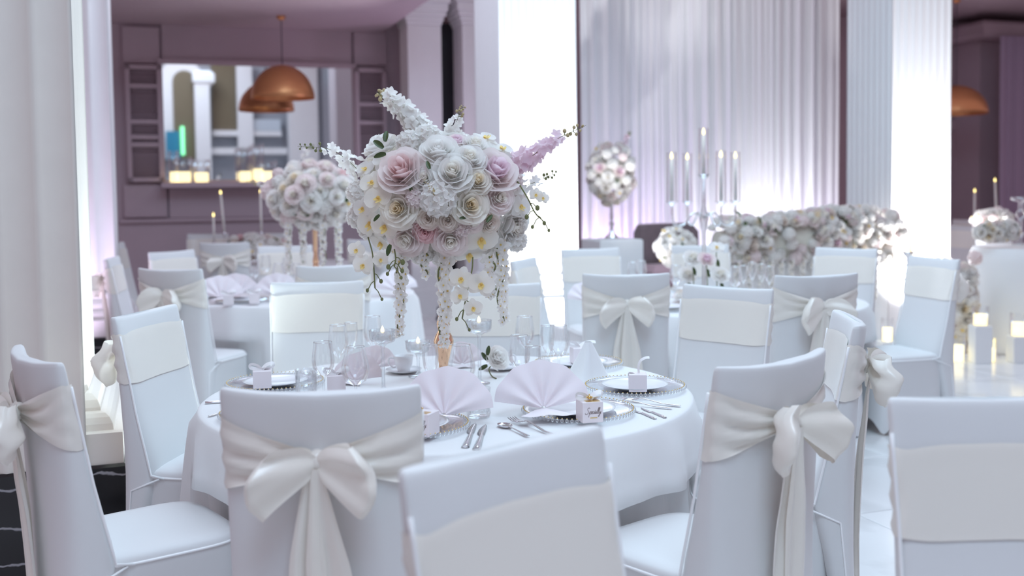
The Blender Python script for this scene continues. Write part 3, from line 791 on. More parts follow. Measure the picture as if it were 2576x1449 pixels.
def berries(name, pts, seed):
    rnd = random.Random(seed); m = MB(); P = spline(pts, 6); m.tube(P, 0.0026, 6, 0)
    L = len(P)
    for k, t in enumerate((0.45, 0.62, 0.8, 0.9, 1.0)):
        i = min(L - 1, int(t * (L - 1))); d = Vector((0.018 * (-1) ** k, -0.006, -0.012 - 0.004 * k))
        m.tube([P[i], P[i] + d * 0.6 + Vector((0, 0, 0.006)), P[i] + d * 1.2], 0.0018, 5, 0); m.ball(P[i] + d * 1.4, 0.0085 - 0.0008 * k, 0, 8, 5, 1.3)
    return m.mesh(name, ['stem'])
FM = {
 'rose_white': rose('rose', ['petal_white', 'petal_cream'], 1), 'rose_cream': rose('rose', ['petal_cream', 'heart_cream'], 2),
 'rose_blush': rose('rose', ['petal_blush', 'petal_cream'], 3), 'rose_beige': rose('rose', ['petal_beige', 'petal_beige'], 4, 0.9),
 'rose_pink': rose('rose', ['petal_pink', 'petal_pink'], 5), 'peony_pink': peony('peony', ['petal_blush', 'heart_pink'], 6), 'peony_pale': peony('peony', ['petal_blush', 'petal_lilac'], 7),
 'peony_white': peony('peony', ['petal_white', 'petal_white'], 8), 'bud_white': ballbud('rosebud', ['petal_white', 'petal_cream'], 9),
 'orchid': orchid('orchid', ['petal_cream', 'orchid_lip']), 'orchid_white': orchid('orchid', ['petal_white', 'orchid_lip']),
 'cluster': cluster('hydrangea', ['petal_white', 'petal_cream'], 10), 'cluster_pink': cluster('hydrangea', ['petal_blush', 'petal_lilac'], 11), 'leaf': leaf_mesh('leaf')}
FN = {'rose_white': 'rose', 'rose_cream': 'rose', 'rose_blush': 'rose', 'rose_beige': 'rose', 'rose_pink': 'rose', 'peony_pink': 'peony', 'peony_pale': 'peony', 'peony_white': 'peony', 'bud_white': 'rosebud', 'orchid': 'orchid', 'orchid_white': 'orchid', 'cluster': 'hydrangea', 'cluster_pink': 'hydrangea', 'leaf': 'leaf'}
def flower(kind, parent, loc, nrm, r, spin=0.0):
    q = Vector(nrm).to_track_quat('Z', 'Y') @ Quaternion((0, 0, 1), spin)
    return link(FN[kind], FM[kind], parent, loc, q, r)

# centerpiece on the gold vase table
D1 = 3.86
FC = dep(1108, 490, D1); SC = D1 / F
AR = thing('flower_centerpiece', 'big ball of white, cream and pink roses and orchids on the gold vase', 'flowers', FC, 0)
RX, RY, RZ = 0.315, 0.30, 0.235
link('foam_ball', MB().ball((0, 0, 0), 0.19, 0, 20, 12, 0.8).mesh('foam_ball', 'foam'), AR)
FL = [(1030, 430, 118, 'peony_pink'), (1115, 385, 90, 'peony_white'), (1188, 405, 76, 'rose_white'), (1150, 438, 92, 'rose_white'), (1207, 457, 64, 'rose_cream'),
 (1250, 432, 116, 'peony_pale'), (1022, 521, 84, 'rose_cream'), (1090, 545, 52, 'rose_beige'), (1137, 551, 52, 'rose_beige'), (1082, 577, 54, 'rose_pink'), (1190, 515, 84, 'rose_cream'),
 (1256, 500, 70, 'rose_blush'), (1036, 592, 90, 'rose_blush'), (1140, 596, 80, 'rose_blush'), (1287, 572, 86, 'rose_white'), (1118, 495, 96, 'cluster'), (962, 366, 92, 'peony_white'),
 (975, 495, 74, 'orchid'), (946, 556, 78, 'orchid'), (986, 562, 72, 'orchid'), (1212, 596, 84, 'orchid'), (1180, 636, 72, 'orchid_white'), (1236, 642, 66, 'orchid_white'), (958, 458, 66, 'orchid'),
 (1222, 352, 66, 'orchid_white'), (1262, 378, 66, 'orchid_white'), (962, 606, 62, 'orchid'), (996, 622, 54, 'orchid'), (928, 520, 60, 'orchid_white'), (1308, 520, 66, 'orchid_white'),
 (1200, 372, 66, 'rose_white'), (1156, 362, 56, 'peony_pale'), (1083, 346, 76, 'cluster'), (1040, 360, 70, 'cluster'), (1300, 610, 60, 'cluster'), (1062, 632, 70, 'cluster'), (1118, 640, 70, 'cluster'),
 (1232, 560, 56, 'rose_beige'), (1085, 452, 60, 'rose_white'), (985, 405, 60, 'orchid_white'), (1168, 570, 50, 'cluster_pink'), (1195, 556, 48, 'rose_blush'), (925, 575, 60, 'cluster'), (1060, 495, 56, 'cluster_pink'), (1290, 455, 60, 'cluster_pink'), (905, 480, 62, 'cluster'), (898, 545, 60, 'cluster'), (1310, 565, 56, 'peony_white'), (1008, 470, 50, 'rose_white'), (1225, 620, 56, 'cluster'), (935, 425, 60, 'orchid_white')]
rnd = random.Random(4)
for x, y, dpx, k in FL:
    X = (x - 1108) * SC; Z = -(y - 490) * SC
    q = (X / RX) ** 2 + (Z / RZ) ** 2
    Y = -RY * math.sqrt(max(0.03, 1 - min(q, 0.97)))
    nrm = Vector((X / RX ** 2, Y / RY ** 2 - 1.5, Z / RZ ** 2 + 1.2)).normalized()
    r = dpx / 2 * SC
    front = 0.03 if dpx > 60 else 0.015
    if 'orchid' in k: front += 0.02
    flower(k, AR, (X, Y - front + 0.03, Z), nrm, r * 1.04, rnd.uniform(-0.3, 0.3) if 'orchid' in k else rnd.uniform(0, 6))
kinds = ['rose_white', 'rose_cream', 'rose_blush', 'cluster', 'orchid_white', 'peony_white', 'cluster', 'rose_beige']
for k in range(64):                       # the sides and the back of the ball
    z = 1 - 2 * (k + 0.5) / 64; a = k * 2.39996; rr = math.sqrt(1 - z * z); d = Vector((rr * cos(a), rr * sin(a), z))
    if d.y < -0.25 and z < 0.93: continue
    flower(kinds[k % 8], AR, Vector((d.x * RX * 0.95, d.y * RY, d.z * RZ * 0.95)), d, rnd.uniform(0.045, 0.062), rnd.uniform(0, 6))
def apx(x, y, dy=0.0): return Vector(((x - 1108) * SC, dy, -(y - 490) * SC))
for pts, size, cols, sd, dens, bare in (
    ([apx(1085, 360, -.02), apx(1040, 305, -.06), apx(1000, 262, -.05), apx(955, 234, -.03)], 0.036, ['petal_white', 'stem', 'bud_tan'], 1, 54, 0.16),
    ([apx(1060, 370, -.02), apx(1060, 320, -.02), apx(1030, 285, -.02)], 0.034, ['petal_white', 'stem', 'bud_tan'], 11, 26, 0.05),
    ([apx(1135, 350, 0), apx(1150, 312, -.02), apx(1170, 268, -.02)], 0.026, ['petal_white', 'stem', 'bud_tan'], 2, 12, 0.32),
    ([apx(1275, 440, -.06), apx(1335, 400, -.08), apx(1390, 362, -.08), apx(1472, 324, -.07)], 0.034, ['petal_lilac', 'stem', 'bud_tan'], 3, 34, 0.22),
    ([apx(1290, 480, -.08), apx(1345, 462, -.08), apx(1402, 436, -.08)], 0.026, ['petal_white', 'stem', 'stem'], 4, 8, 0.35),
    ([apx(920, 440, -.05), apx(880, 400, -.05), apx(830, 372, -.03), apx(752, 364, 0)], 0.028, ['petal_white', 'stem', 'stem'], 5, 22, 0.3),
    ([apx(1115, 505, -.30), apx(1112, 485, -.345), apx(1085, 452, -.34)], 0.010, ['bud_tan', 'bud_tan', 'bud_tan'], 6, 8, 0.4)):
    link('delphinium_spray', spray('delphinium_spray', pts, size, cols, sd, dens, bare), AR)
# orchid stems drooping out of the ball
for pts, orch in (([apx(1300, 458, -.15), apx(1325, 500, -.17), apx(1342, 535, -.17), apx(1358, 552, -.17)], [(1345, 492, 34), (1362, 500, 30)]),
                  ([apx(938, 590, -.15), apx(950, 625, -.18), apx(953, 660, -.18), apx(955, 712, -.18)], [(930, 655, 52), (915, 618, 44), (972, 642, 40)]),
                  ([apx(1192, 640, -.2), apx(1190, 670, -.22), apx(1178, 720, -.22), apx(1165, 785, -.22)], [(1212, 702, 66), (1165, 688, 60), (1160, 728, 46), (1192, 758, 46)]),
                  ([apx(1005, 618, -.2), apx(1010, 640, -.23), apx(1006, 658, -.23)], [])):
    link('orchid_stem', berries('orchid_stem', pts, 1), AR)
    for x, y, dpx in orch:
        flower('orchid', AR, apx(x, y, pts[1].y - 0.02), (0.15 * math.copysign(1, x - 1100), -1, 0.1), dpx / 2 * SC, rnd.uniform(-0.4, 0.4))
for x, y0, y1, r, sd in ((1014, 612, 836, 0.024, 1), (1115, 630, 862, 0.028, 2), (1256, 600, 812, 0.026, 3), (1075, 610, 690, 0.022, 4), (1238, 640, 740, 0.022, 5)):
    link('hanging_strand', garland('hanging_strand', (y1 - y0) * SC * 0.97, r, sd, int((y1 - y0) / 5.0)), AR, apx(x, y0, -0.17 if x != 1256 else -0.1))
for x, y, ang, r, dy in ((985, 378, 2.4, 0.05, -.22), (992, 392, 3.3, 0.045, -.23), (988, 362, 1.5, 0.045, -.2), (1098, 430, 1.9, 0.035, -.3), (1165, 545, 0.2, 0.025, -.30), (975, 535, 3.9, 0.03, -.24), (1000, 605, 4.4, 0.04, -.25), (1050, 465, 5.0, 0.03, -.29), (1228, 555, 1.0, 0.035, -.28)):
    q = Vector((0, -1, 0.3)).to_track_quat('Z', 'Y') @ Quaternion((0, 0, 1), ang)
    link('leaf', FM['leaf'], AR, apx(x, y, dy), q, r)

# tall gold vase
def gold_vase(loc, H, mat_, label, s=1.0):
    t = thing('tall_vase', label, 'vase', loc, 0, 'tall metal flower vases')
    def lob(ph, z):
        k = max(0.0, 1 - abs(z - 0.06) / 0.10)
        return 1 + 0.34 * k * cos(3 * ph + 14 * z)
    prof = [(0.0, 0), (0.066 * s, 0), (0.07 * s, 0.004), (0.05 * s, 0.012), (0.030 * s, 0.035), (0.018 * s, 0.075), (0.018 * s, 0.10), (0.026 * s, 0.135), (0.036 * s, 0.165), (0.0385 * s, 0.185), (0.032 * s, 0.205), (0.020 * s, 0.225), (0.026 * s, 0.25), (0.020 * s, 0.275), (0.016 * s, 0.31), (0.020 * s, H - 0.06), (0.045 * s, H), (0.0, H)]
    link('body', MB().lathe(prof, 36, 0, lob).mesh('body', mat_), t)
    return t
vb = at(1123, 952, TZ)
gold_vase((FC.x, FC.y + 0.04, TZ), FC.z - 0.16 - TZ, 'rose_gold', 'tall rose gold trumpet vase holding the big flower centerpiece')

# smaller copies of the arrangement: copper vase table, pedestal by the curtain
def arrangement(loc, rx, ry, rz, n, label, seed, pal, hang=(), sprays=(), group=None, rr=(0.05, 0.075)):
    rnd = random.Random(seed)
    t = thing('flower_arrangement', label, 'flowers', loc, 0, group)
    link('foam_core', MB().ball((0, 0, 0), min(rx, rz) * 0.75, 0, 14, 8, 0.9).mesh('foam_core', 'foam'), t)
    for k in range(n):
        z = 1 - 2 * (k + 0.5) / n; a = k * 2.39996 + seed; q = math.sqrt(1 - z * z); d = Vector((q * cos(a), q * sin(a), z))
        kk = rnd.choice(pal); f = rnd.uniform(0.85, 1.05)
        flower(kk, t, (d.x * rx * f, d.y * ry * f, d.z * rz * f), d + Vector((0, -0.3, 0.2)), rnd.uniform(*rr), rnd.uniform(0, 6))
    for k in range(5):
        a = rnd.uniform(0, 6.28); z = rnd.uniform(-0.6, 0.7); q = math.sqrt(1 - z * z); d = Vector((q * cos(a), -abs(q * sin(a)), z))
        link('leaf', FM['leaf'], t, (d.x * rx, d.y * ry, d.z * rz), d.to_track_quat('Z', 'Y') @ Quaternion((0, 0, 1), rnd.uniform(0, 6)), 0.06)
    for x, L in hang: link('hanging_strand', garland('hanging_strand', L, 0.028, seed + int(x * 100), int(L * 90)), t, (x, -ry * 0.6, -rz * 0.8))
    for pts, size, cols in sprays: link('delphinium_spray', spray('delphinium_spray', pts, size, cols, seed, 18, 0.3), t)
    return t
PAL = ['rose_white', 'cluster', 'peony_white', 'rose_blush', 'orchid_white', 'cluster', 'rose_cream', 'rose_white', 'peony_pink', 'cluster_pink']
PALW = ['rose_white', 'cluster', 'peony_white', 'rose_white', 'orchid_white', 'cluster', 'rose_cream', 'rose_blush']
c2 = dep(790, 492, 7.6)
s2 = 7.6 / F
arrangement(c2, 0.34, 0.32, 0.23, 74, 'round ball of white and blush flowers on the copper vase', 21, PAL, ((-0.15, 0.36), (0.2, 0.42), (-0.06, 0.3), (0.1, 0.34)),
    (([(-0.15, 0, 0.1), (-0.05, -0.05, 0.3), (0.02, -0.05, 0.37)], 0.03, ['petal_white', 'stem', 'stem']), ([(-0.2, 0, -0.02), (-0.36, 0, 0.08), (-0.5, 0, 0.11)], 0.03, ['petal_white', 'stem', 'bud_tan'])), 'flower balls on tall stands')
gold_vase((c2.x, c2.y, TZ), c2.z - 0.15 - TZ, 'rose_gold', 'slender copper vase holding the flower ball on the copper vase table', 0.9)
c3 = dep(1538, 436, 10.5)
arrangement(c3, 0.23, 0.23, 0.30, 54, 'loose ball of white and lilac flowers on the white pedestal by the curtain', 33, PALW + ['cluster_pink', 'peony_pale'], (), (([(0.05, 0, 0.2), (0.15, 0, 0.35), (0.2, 0, 0.42)], 0.03, ['petal_lilac', 'stem', 'stem']),), 'flower balls on tall stands', (0.05, 0.07))
pd = at(1536, 602, 1.0); 
ped = link('flower_pedestal', MB().box(-0.235, 0.235, -0.235, 0.235, 0, 1.0, bev=0.015).mesh('flower_pedestal', 'linen'), None, (c3.x, c3.y, 0), (0, 0, TH))
tag(ped, 'lilac white square pedestal under the loose flower ball', 'pedestal')
tv = thing('crystal_vase', 'slender silver crystal vase on the lilac white pedestal', 'vase', (c3.x, c3.y, 1.0))
link('body', MB().lathe([(0, 0), (0.075, 0), (0.07, 0.02), (0.025, 0.06), (0.015, 0.12), (0.03, 0.15), (0.014, 0.18), (0.02, 0.24), (0.014, 0.28), (0.02, 0.36), (0.03, c3.z - 1.2)], 20).mesh('body', 'silver'), tv)

# ------------------------------------------------------------------ tableware
def gmesh(name, prof, m='glass', n=28): return MB().lathe(prof, n).mesh(name, m)
wine_prof = [(0.0, 0.001), (0.034, 0.001), (0.035, 0.003), (0.012, 0.008), (0.005, 0.016), (0.0042, 0.03), (0.0042, 0.075), (0.008, 0.084), (0.026, 0.098), (0.039, 0.122), (0.0415, 0.145), (0.038, 0.175), (0.033, 0.212)]
brandy_prof = [(0.0, 0.001), (0.036, 0.001), (0.037, 0.003), (0.012, 0.008), (0.005, 0.014), (0.005, 0.035), (0.012, 0.042), (0.04, 0.06), (0.052, 0.09), (0.051, 0.115), (0.042, 0.15), (0.034, 0.185)]
flute_prof = [(0.0, 0.001), (0.03, 0.001), (0.031, 0.003), (0.01, 0.007), (0.004, 0.016), (0.004, 0.08), (0.01, 0.09), (0.025, 0.12), (0.03, 0.16), (0.027, 0.2)]
GM = {k: (gmesh(k + '_bowl', p), MB().tube([(p[-1][0] * cos(a), p[-1][0] * sin(a), p[-1][1]) for a in [2 * PI * i / 32 for i in range(33)]], 0.0015, 5, 0, False).mesh('rim', 'glass_rim')) for k, p in (('wine', wine_prof), ('brandy', brandy_prof), ('flute', flute_prof))}
def wineglass(loc, kind, label, group, s=1.0):
    t = thing('wine_glass', label, 'glass', loc, 0, group, s)
    link('bowl_and_stem', GM[kind][0], t); link('rim', GM[kind][1], t)
GT1 = 'stemmed glasses on the gold vase table'
for x, y, k, h, lab in ((1306, 844, 'wine', .212, 'clear wine glass nearest the blush fan napkin and favor box'), (1357, 795, 'wine', .212, 'clear wine glass in front of the chair behind the vase'), (1405, 819, 'wine', .212, 'clear wine glass between other glasses beside the white napkin'),
                     (1448, 824, 'flute', .2, 'slim clear glass beside the white peaked napkin'), (1340, 872, 'flute', .2, 'slim clear glass standing just behind the wide blush fan napkin'),
                     (806, 844, 'wine', .212, 'clear wine glass in front of the cream ribboned favor box'), (850, 818, 'wine', .212, 'clear wine glass beside the sash band chair'), (882, 812, 'flute', .2, 'slim clear glass among the wine glasses before the sash band chair'),
                     (937, 796, 'wine', .212, 'clear wine glass behind a tall tealight holder'), (893, 872, 'brandy', .185, 'round bellied clear glass beside the tall tealight holder'),
                     (1082, 868, 'flute', .2, 'slim clear glass between the low tealight dish and the gold vase'), (1160, 868, 'brandy', .185, 'round bellied clear glass between the gold vase and the tallest tealight dish')):
    p = at(x, y, TZ + h); q = {806: (-0.69, 3.72), 1357: (0.05, 4.40), 1448: (0.14, 4.185)}.get(x, (p.x, p.y)); wineglass((q[0], q[1], TZ), k, lab, GT1)
for x, y, k in ((640, 652, 'wine'), (668, 640, 'wine'), (700, 650, 'brandy'), (722, 645, 'wine'), (745, 655, 'flute')):
    p = at(x, y + 8, TZ + .21); wineglass((p.x, p.y, TZ), k, 'clear wine glass on the copper vase table under the flower ball', 'stemmed glasses on the copper vase table', 1.05)
for x, y, k in ((1735, 668, 'wine'), (1870, 668, 'flute'), (1892, 660, 'flute'), (1916, 664, 'flute'), (1935, 670, 'flute'), (1592, 664, 'wine'), (1612, 660, 'wine'), (1700, 672, 'wine'), (1850, 676, 'wine')):
    p = at(x, y, TZ + .21); wineglass((p.x, p.y, TZ), k, 'clear stemmed glass on the candelabra table', 'stemmed glasses on the candelabra table', 1.05)
# cut crystal tumblers
def tumbler(loc, label):
    t = thing('crystal_tumbler', label, 'glass', loc, 0, 'cut crystal tumblers')
    def lob(ph, z): return 1 + (0.05 * abs(sin(8 * ph + z * 90)) * abs(sin(8 * ph - z * 90)) if 0.008 < z < 0.06 else 0)
    link('body', MB().lathe([(0, 0.002), (0.036, 0.002), (0.038, 0.006)] + [(0.0385, 0.01 + 0.006 * k) for k in range(9)] + [(0.04, 0.07), (0.041, 0.1), (0.0385, 0.1), (0.037, 0.06), (0.034, 0.02), (0, 0.016)], 96, 0, lob).mesh('body', 'glass'), t)
tumbler((-0.118, 3.40, TZ), 'cut crystal tumbler between the two blush fan napkins')
tumbler((-0.77, 3.80, TZ), 'cut crystal tumbler beside the cream ribboned favor box')
# tealight dishes on tall stems
def tealight(loc, h, label):
    t = thing('tealight_holder', label, 'candle holder', loc, 0, 'stemmed glass tealight holders')
    prof = [(0, 0.001), (0.04, 0.001), (0.041, 0.004), (0.014, 0.01), (0.007, 0.02), (0.0065, h - 0.075), (0.009, h - 0.06), (0.02, h - 0.052), (0.044, h - 0.044), (0.05, h - 0.03), (0.0515, h - 0.004), (0.053, h), (0.049, h), (0.047, h - 0.03), (0.04, h - 0.038), (0, h - 0.04)]
    link('dish_and_stem', MB().lathe(prof, 32).mesh('dish_and_stem', 'crystal'), t)
    link('tealight', MB().lathe([(0, h - 0.037), (0.03, h - 0.037), (0.031, h - 0.012), (0.028, h - 0.01), (0, h - 0.012)], 20).mesh('tealight', 'wax'), t)
    link('flame', MB().lathe([(0.0, h - 0.013), (0.006, h - 0.01), (0.0075, h - 0.002), (0.005, h + 0.008), (0.0, h + 0.017)], 10).mesh('flame', 'flame_small'), t)
for x, yb, yr, lab in ((965, 985, 830, 'tall stemmed glass dish with lit tealight beside the round bellied glass'), (1053, 948, 857, 'low stemmed glass dish with lit tealight by the coffee cup'), (1207, 965, 805, 'tallest stemmed glass dish with lit tealight above the single white rose')):
    p = at(x, yb, TZ); q = dep(x, yr, p.y); tealight(p, q.z - TZ, lab)
# plates
ch_prof = [(0, 0.004), (0.12, 0.004), (0.135, 0.006), (0.165, 0.014), (0.180, 0.018), (0.182, 0.020), (0.178, 0.021), (0.163, 0.017), (0.133, 0.009), (0.118, 0.007), (0, 0.007)]
charger_m = MB().lathe(ch_prof, 64).mesh('dish', 'glass_plate')
b1 = MB(); b2 = MB(); nb = 72
for k in range(nb):
    a = 2 * PI * k / nb
    b1.ball((0.186 * cos(a), 0.186 * sin(a), 0.018), 0.0066, 0, 6, 4); b2.ball((0.184 * cos(a), 0.184 * sin(a), 0.0245), 0.0023, 0, 6, 4)
bead_c, bead_g = b1.mesh('bead_rim', 'crystal'), b2.mesh('gold_beads', 'gold')
plate_m = MB().lathe([(0, 0.003), (0.06, 0.0), (0.075, 0.003), (0.112, 0.014), (0.124, 0.018), (0.1245, 0.0195), (0.112, 0.0165), (0.075, 0.006), (0, 0.0055)], 48).mesh('dinner_plate', 'china')
def setting(x, y, lab, grp, z=TZ, plate=True):
    t = thing('charger_plate', 'beaded glass charger with gold beads ' + lab, 'plate', (x, y, z), 0, 'beaded chargers ' + grp)
    link('dish', charger_m, t); o = link('bead_rim', bead_c, t); o['kind'] = 'stuff'; o = link('gold_beads', bead_g, t); o['kind'] = 'stuff'
    if plate:
        p = link('dinner_plate', plate_m, None, (x, y, z + 0.008)); tag(p, 'white china dinner plate on the charger ' + lab, 'plate', 'dinner plates ' + grp)
NT = 'on the gold vase table'
for x, y, lab in ((0.215, 3.425, 'under the lettered favor box'), (0.452, 3.83, 'under the favor box with curling ribbon'), (-0.33, 3.235, 'behind the big bow chair, nearest the two knives'), (-0.93, 4.0, 'under the cream ribboned favor box'),
                  (-0.80, 3.44, 'behind the big bow chair, column side'), (0.275, 4.36, 'behind the white peaked napkin')):
    setting(x, y, lab, NT)
for cx, cy, ang in ((T2.x, T2.y, -110), (T2.x, T2.y, -150), (T2.x, T2.y, -75), (T2.x, T2.y, 160), (T2.x, T2.y, 60)):
    setting(cx + 0.64 * cos(R(ang)), cy + 0.64 * sin(R(ang)), 'on the copper vase table', 'on the copper vase table')
for ang in (-175, -135, -85, -40, 30, 100, 140):
    setting(T3.x + 0.66 * cos(R(ang)), T3.y + 0.66 * sin(R(ang)), 'on the candelabra table', 'on the candelabra table')
# fan napkins
def fan_mesh(seed, r=0.168, spread=1.38, white=False):
    rnd = random.Random(seed); rows = []; nu = 49; npl = 5
    for i in range(10):
        v = i / 9; row = []
        for j in range(nu):
            u = -1 + 2 * j / (nu - 1); th = u * spread; seg = (u + 1) / 2 * npl
            rim = 1 - 0.035 * abs(((seg) % 1) - 0.5) * 2
            q = r * (0.06 + 0.94 * v) * (rim if v > 0.9 else 1)
            tri = cos(2 * PI * seg)
            y = 0.0085 * tri * (1 - 0.8 * v) * min(1, v * 4 + .2) + 0.03 * v * v + 0.012 * sin(u * 2.5 + seed)
            row.append((q * sin(th), y, q * cos(th) * 0.98 + 0.004))
        rows.append(row)
    m = MB().grid(rows)
    rows2 = [[(x, y + 0.004, z) for x, y, z in r_] for r_ in rows]; m.grid(rows2)
    return m.mesh('pleated_fan', 'napkin_white' if white else 'napkin')
foot = MB().grid([[(x, -0.10 * v + 0.01, 0.004 + 0.006 * sin(PI * v) * (1 - (x / 0.09) ** 2) + 0.003 * cos(x * 60)) for x in [(-0.02 - 0.07 * v) + (0.04 + 0.14 * v) * k / 12 for k in range(13)]] for v in [q / 6 for q in range(7)]]).mesh('folded_foot', 'napkin')
fans = [fan_mesh(s) for s in (1, 2, 3)]
def napkin(x, yb, zb, yaw, lab, grp, var=0, s=1.0, p=None, foot_=True):
    p = p or at(x, yb, zb)
    t = thing('fan_napkin', lab, 'napkin', (p.x, p.y, zb), R(yaw), grp, s)
    link('pleated_fan', fans[var], t, (0, 0, 0.004), (R(-14), 0, 0))
    if foot_: link('folded_foot', foot, t)
GN = 'blush fan folded napkins'
napkin(1368, 1034, TZ + 0.026, 8, 'wide blush fan napkin standing beside the lettered favor box', GN, 0)
napkin(1108, 1066, TZ + 0.031, -8, 'wide blush fan napkin standing behind the big bow chair, by the two knives', GN, 1, 0.98, Vector((-0.225, 3.25, 0)), False)
napkin(812, 976, TZ + 0.004, -20, 'blush fan napkin seen through the wine glasses', GN, 2, 0.70, Vector((-0.63, 4.05, 0)))
napkin(938, 930, TZ + 0.004, -15, 'blush fan napkin behind the round bellied glass', GN, 0, 0.62)
napkin(1195, 925, TZ + 0.004, 10, 'pale fan napkin just behind the gold vase', GN, 1, 0.62, Vector((-0.22, 4.40, 0)))
GN2 = 'fan napkins on the copper vase table'
for x, y, v, lab in ((555, 752, 0, 'blush fan napkin on the copper vase table beside the thin sash chair'), (595, 745, 1, 'blush fan napkin on the copper vase table in front of the butter yellow bow'), (700, 745, 2, 'blush fan napkin on the copper vase table behind the small favor boxes'), (1000, 735, 0, 'blush fan napkin on the copper vase table seen past a hanging flower strand')): napkin(x, y, TZ + 0.031, 20, lab, GN2, v)
for x, y, v in ((1478, 760, 1),): napkin(x, y, TZ + 0.031, 20, 'pale fan napkin at the edge of the candelabra table', None, v, 0.8)
# white peaked napkin
rows = []
for i in range(9):
    v = i / 8; row = []
    for j in range(25):
        a = -PI * 1.02 + 2.04 * PI * j / 24; rr_2 = lerp(0.085, 0.012, v ** 0.85) * (1 + 0.12 * cos(5 * a + 2 * v)); row.append((rr_2 * sin(a) * 1.15, rr_2 * cos(a) * 0.75, 0.15 * v - 0.02 * (1 - v) * 0 + 0.012 * sin(4 * a) * v * (1 - v)))
    rows.append(row)
p = at(1480, 956, TZ)
o = link('peaked_napkin', MB().grid(rows).mesh('peaked_napkin', 'napkin_white'), None, (p.x, p.y, TZ + 0.002), (0, 0, 0.4)); tag(o, 'white napkin folded into a tall peak behind the lettered favor box', 'napkin')
# favor boxes
STK = [[(.47, .86), (.34, 1.0), (.14, .9), (.16, .66), (.34, .48), (.36, .18), (.16, .0), (-.08, .06), (-.12, .22)],
       [(.52, .08), (.66, .4), (.62, .0), (.58, -.45)], [(.64, .22), (.78, .42), (.88, .3), (.8, .04), (.66, .06)],
       [(.88, .14), (1.02, .3), (1.0, .42), (.92, .3), (.94, .04), (1.1, .08)], [(1.28, .34), (1.2, .42), (1.12, .24), (1.18, .02), (1.32, .12)], [(1.32, .12), (1.40, .38), (1.37, .06), (1.48, .08)],
       [(1.68, .34), (1.58, .42), (1.5, .2), (1.56, .02), (1.68, .32), (1.68, .04), (1.78, .1)], [(1.78, .1), (1.94, .7), (1.9, 1.0), (1.83, .7), (1.84, .08), (1.94, .06)], [(1.94, .06), (2.12, .7), (2.08, 1.0), (2.01, .7), (2.02, .08), (2.12, .06)],
       [(2.12, .06), (2.22, .38), (2.2, .08), (2.3, .06), (2.42, .4), (2.32, -.3), (2.18, -.46), (2.16, -.28), (2.5, .12)]]
tx = MB()
for st in STK:
    P = spline([(x * 1 + 0.28 * y, y, 0) for x, y in st], 6)
    tx.tube([((p.x - 1.2) * 0.0205, -0.0003, p.y * 0.0205) for p in P], 0.0006, 5)
tx.ball(((1.42 + .16 - 1.2) * 0.0205, -0.0003, 0.56 * 0.0205), 0.0009, 0, 6, 4)
text_m = tx.mesh('lettering', 'ink')
line_m = MB().box(-0.012, 0.012, -0.0007, 0.0, -0.0013, 0.0013).mesh('gold_line', 'gold')
box_m = MB().box(-0.034, 0.034, -0.034, 0.034, 0, 0.066, bev=0.0015).mesh('carton', 'card')
def ribbon_strip(pts, w, name='ribbon_end', m='ribbon'):
    P = spline(pts, 6); rows = []
    for i, p in enumerate(P):
        t = (P[min(i + 1, len(P) - 1)] - P[max(i - 1, 0)]).normalized(); sd = t.cross(Vector((0, 1, 0.2))); sd = sd.normalized() if sd.length > .01 else Vector((1, 0, 0))
        sd = t.cross(Vector((0, 1, 0))); sd = (sd.normalized() if sd.length > .01 else Vector((1, 0, 0))) * 0.62 + Vector((0, 0.78, 0)); sd = (sd - t * sd.dot(t)).normalized()
        rows.append([p - sd * w / 2, p + sd * w / 2])
    return MB().grid(rows).mesh(name, m)
loopm = [ribbon_strip([(0, 0, 0.068), (s * 0.018, 0, 0.085), (s * 0.04, 0.0, 0.09), (s * 0.042, 0, 0.078), (s * 0.02, 0, 0.071), (0, 0, 0.07)], 0.018, 'ribbon_loop') for s in (-1, 1)]
curl_m = ribbon_strip([(0.005, 0, 0.068), (0.004, 0, 0.095), (0.012, 0, 0.115), (0.03, 0, 0.126), (0.046, 0, 0.128)], 0.013)
flat_m = ribbon_strip([(0, 0, 0.07), (0.02, 0, 0.082), (0.05, 0, 0.088), (0.072, 0, 0.086)], 0.016)
brooch_m = MB().ball((0, 0, 0), 0.006, 0, 8, 5).ball((0.008, 0, 0), 0.003, 0, 6, 4).ball((-0.008, 0, 0), 0.003, 0, 6, 4).ball((0, 0, 0.008), 0.003, 0, 6, 4).mesh('brooch', 'gold')
flap_m = MB().box(-0.034, 0.034, -0.036, -0.034, 0.060, 0.069, 0).mesh('gold_lined_flap', 'gold')
def favor(p, yaw, lab, text=False, bow='bow', s=1.0):
    t = thing('favor_box', lab, 'gift box', p, R(yaw), 'square favor boxes', s)
    link('carton', box_m, t)
    if text:
        link('lettering', text_m, t, (0, -0.0342, 0.028)); link('gold_line', line_m, t, (0.002, -0.0342, 0.016)); link('gold_lined_flap', MB().box(-0.020, 0.026, -0.030, 0.0, 0.0662, 0.0668).mesh('gold_lined_flap', 'gold'), t)
        link('brooch', brooch_m, t, (-0.004, -0.012, 0.078))
    if bow in ('bow', 'both'):
        for l in loopm: link('ribbon_loop', l, t)
    if bow == 'curl': link('ribbon_end', curl_m, t); link('ribbon_loop', loopm[0], t, (0, 0, 0), None, 0.75)
    if bow == 'flat': link('ribbon_end', flat_m, t); link('ribbon_loop', loopm[0], t)
favor(at(1483, 1058, TZ + 0.016), 15, 'blush favor box lettered Specially with a gold brooch, on a beaded charger', True)
favor(at(1604, 982, TZ + 0.016), -4, 'blush favor box with a curling ribbon standing upright', False, 'curl', 0.95)
favor(at(1066, 1092, TZ + 0.016), -24, 'lettered favor box half hidden by the big bow chair', True, 'none', 1.05)
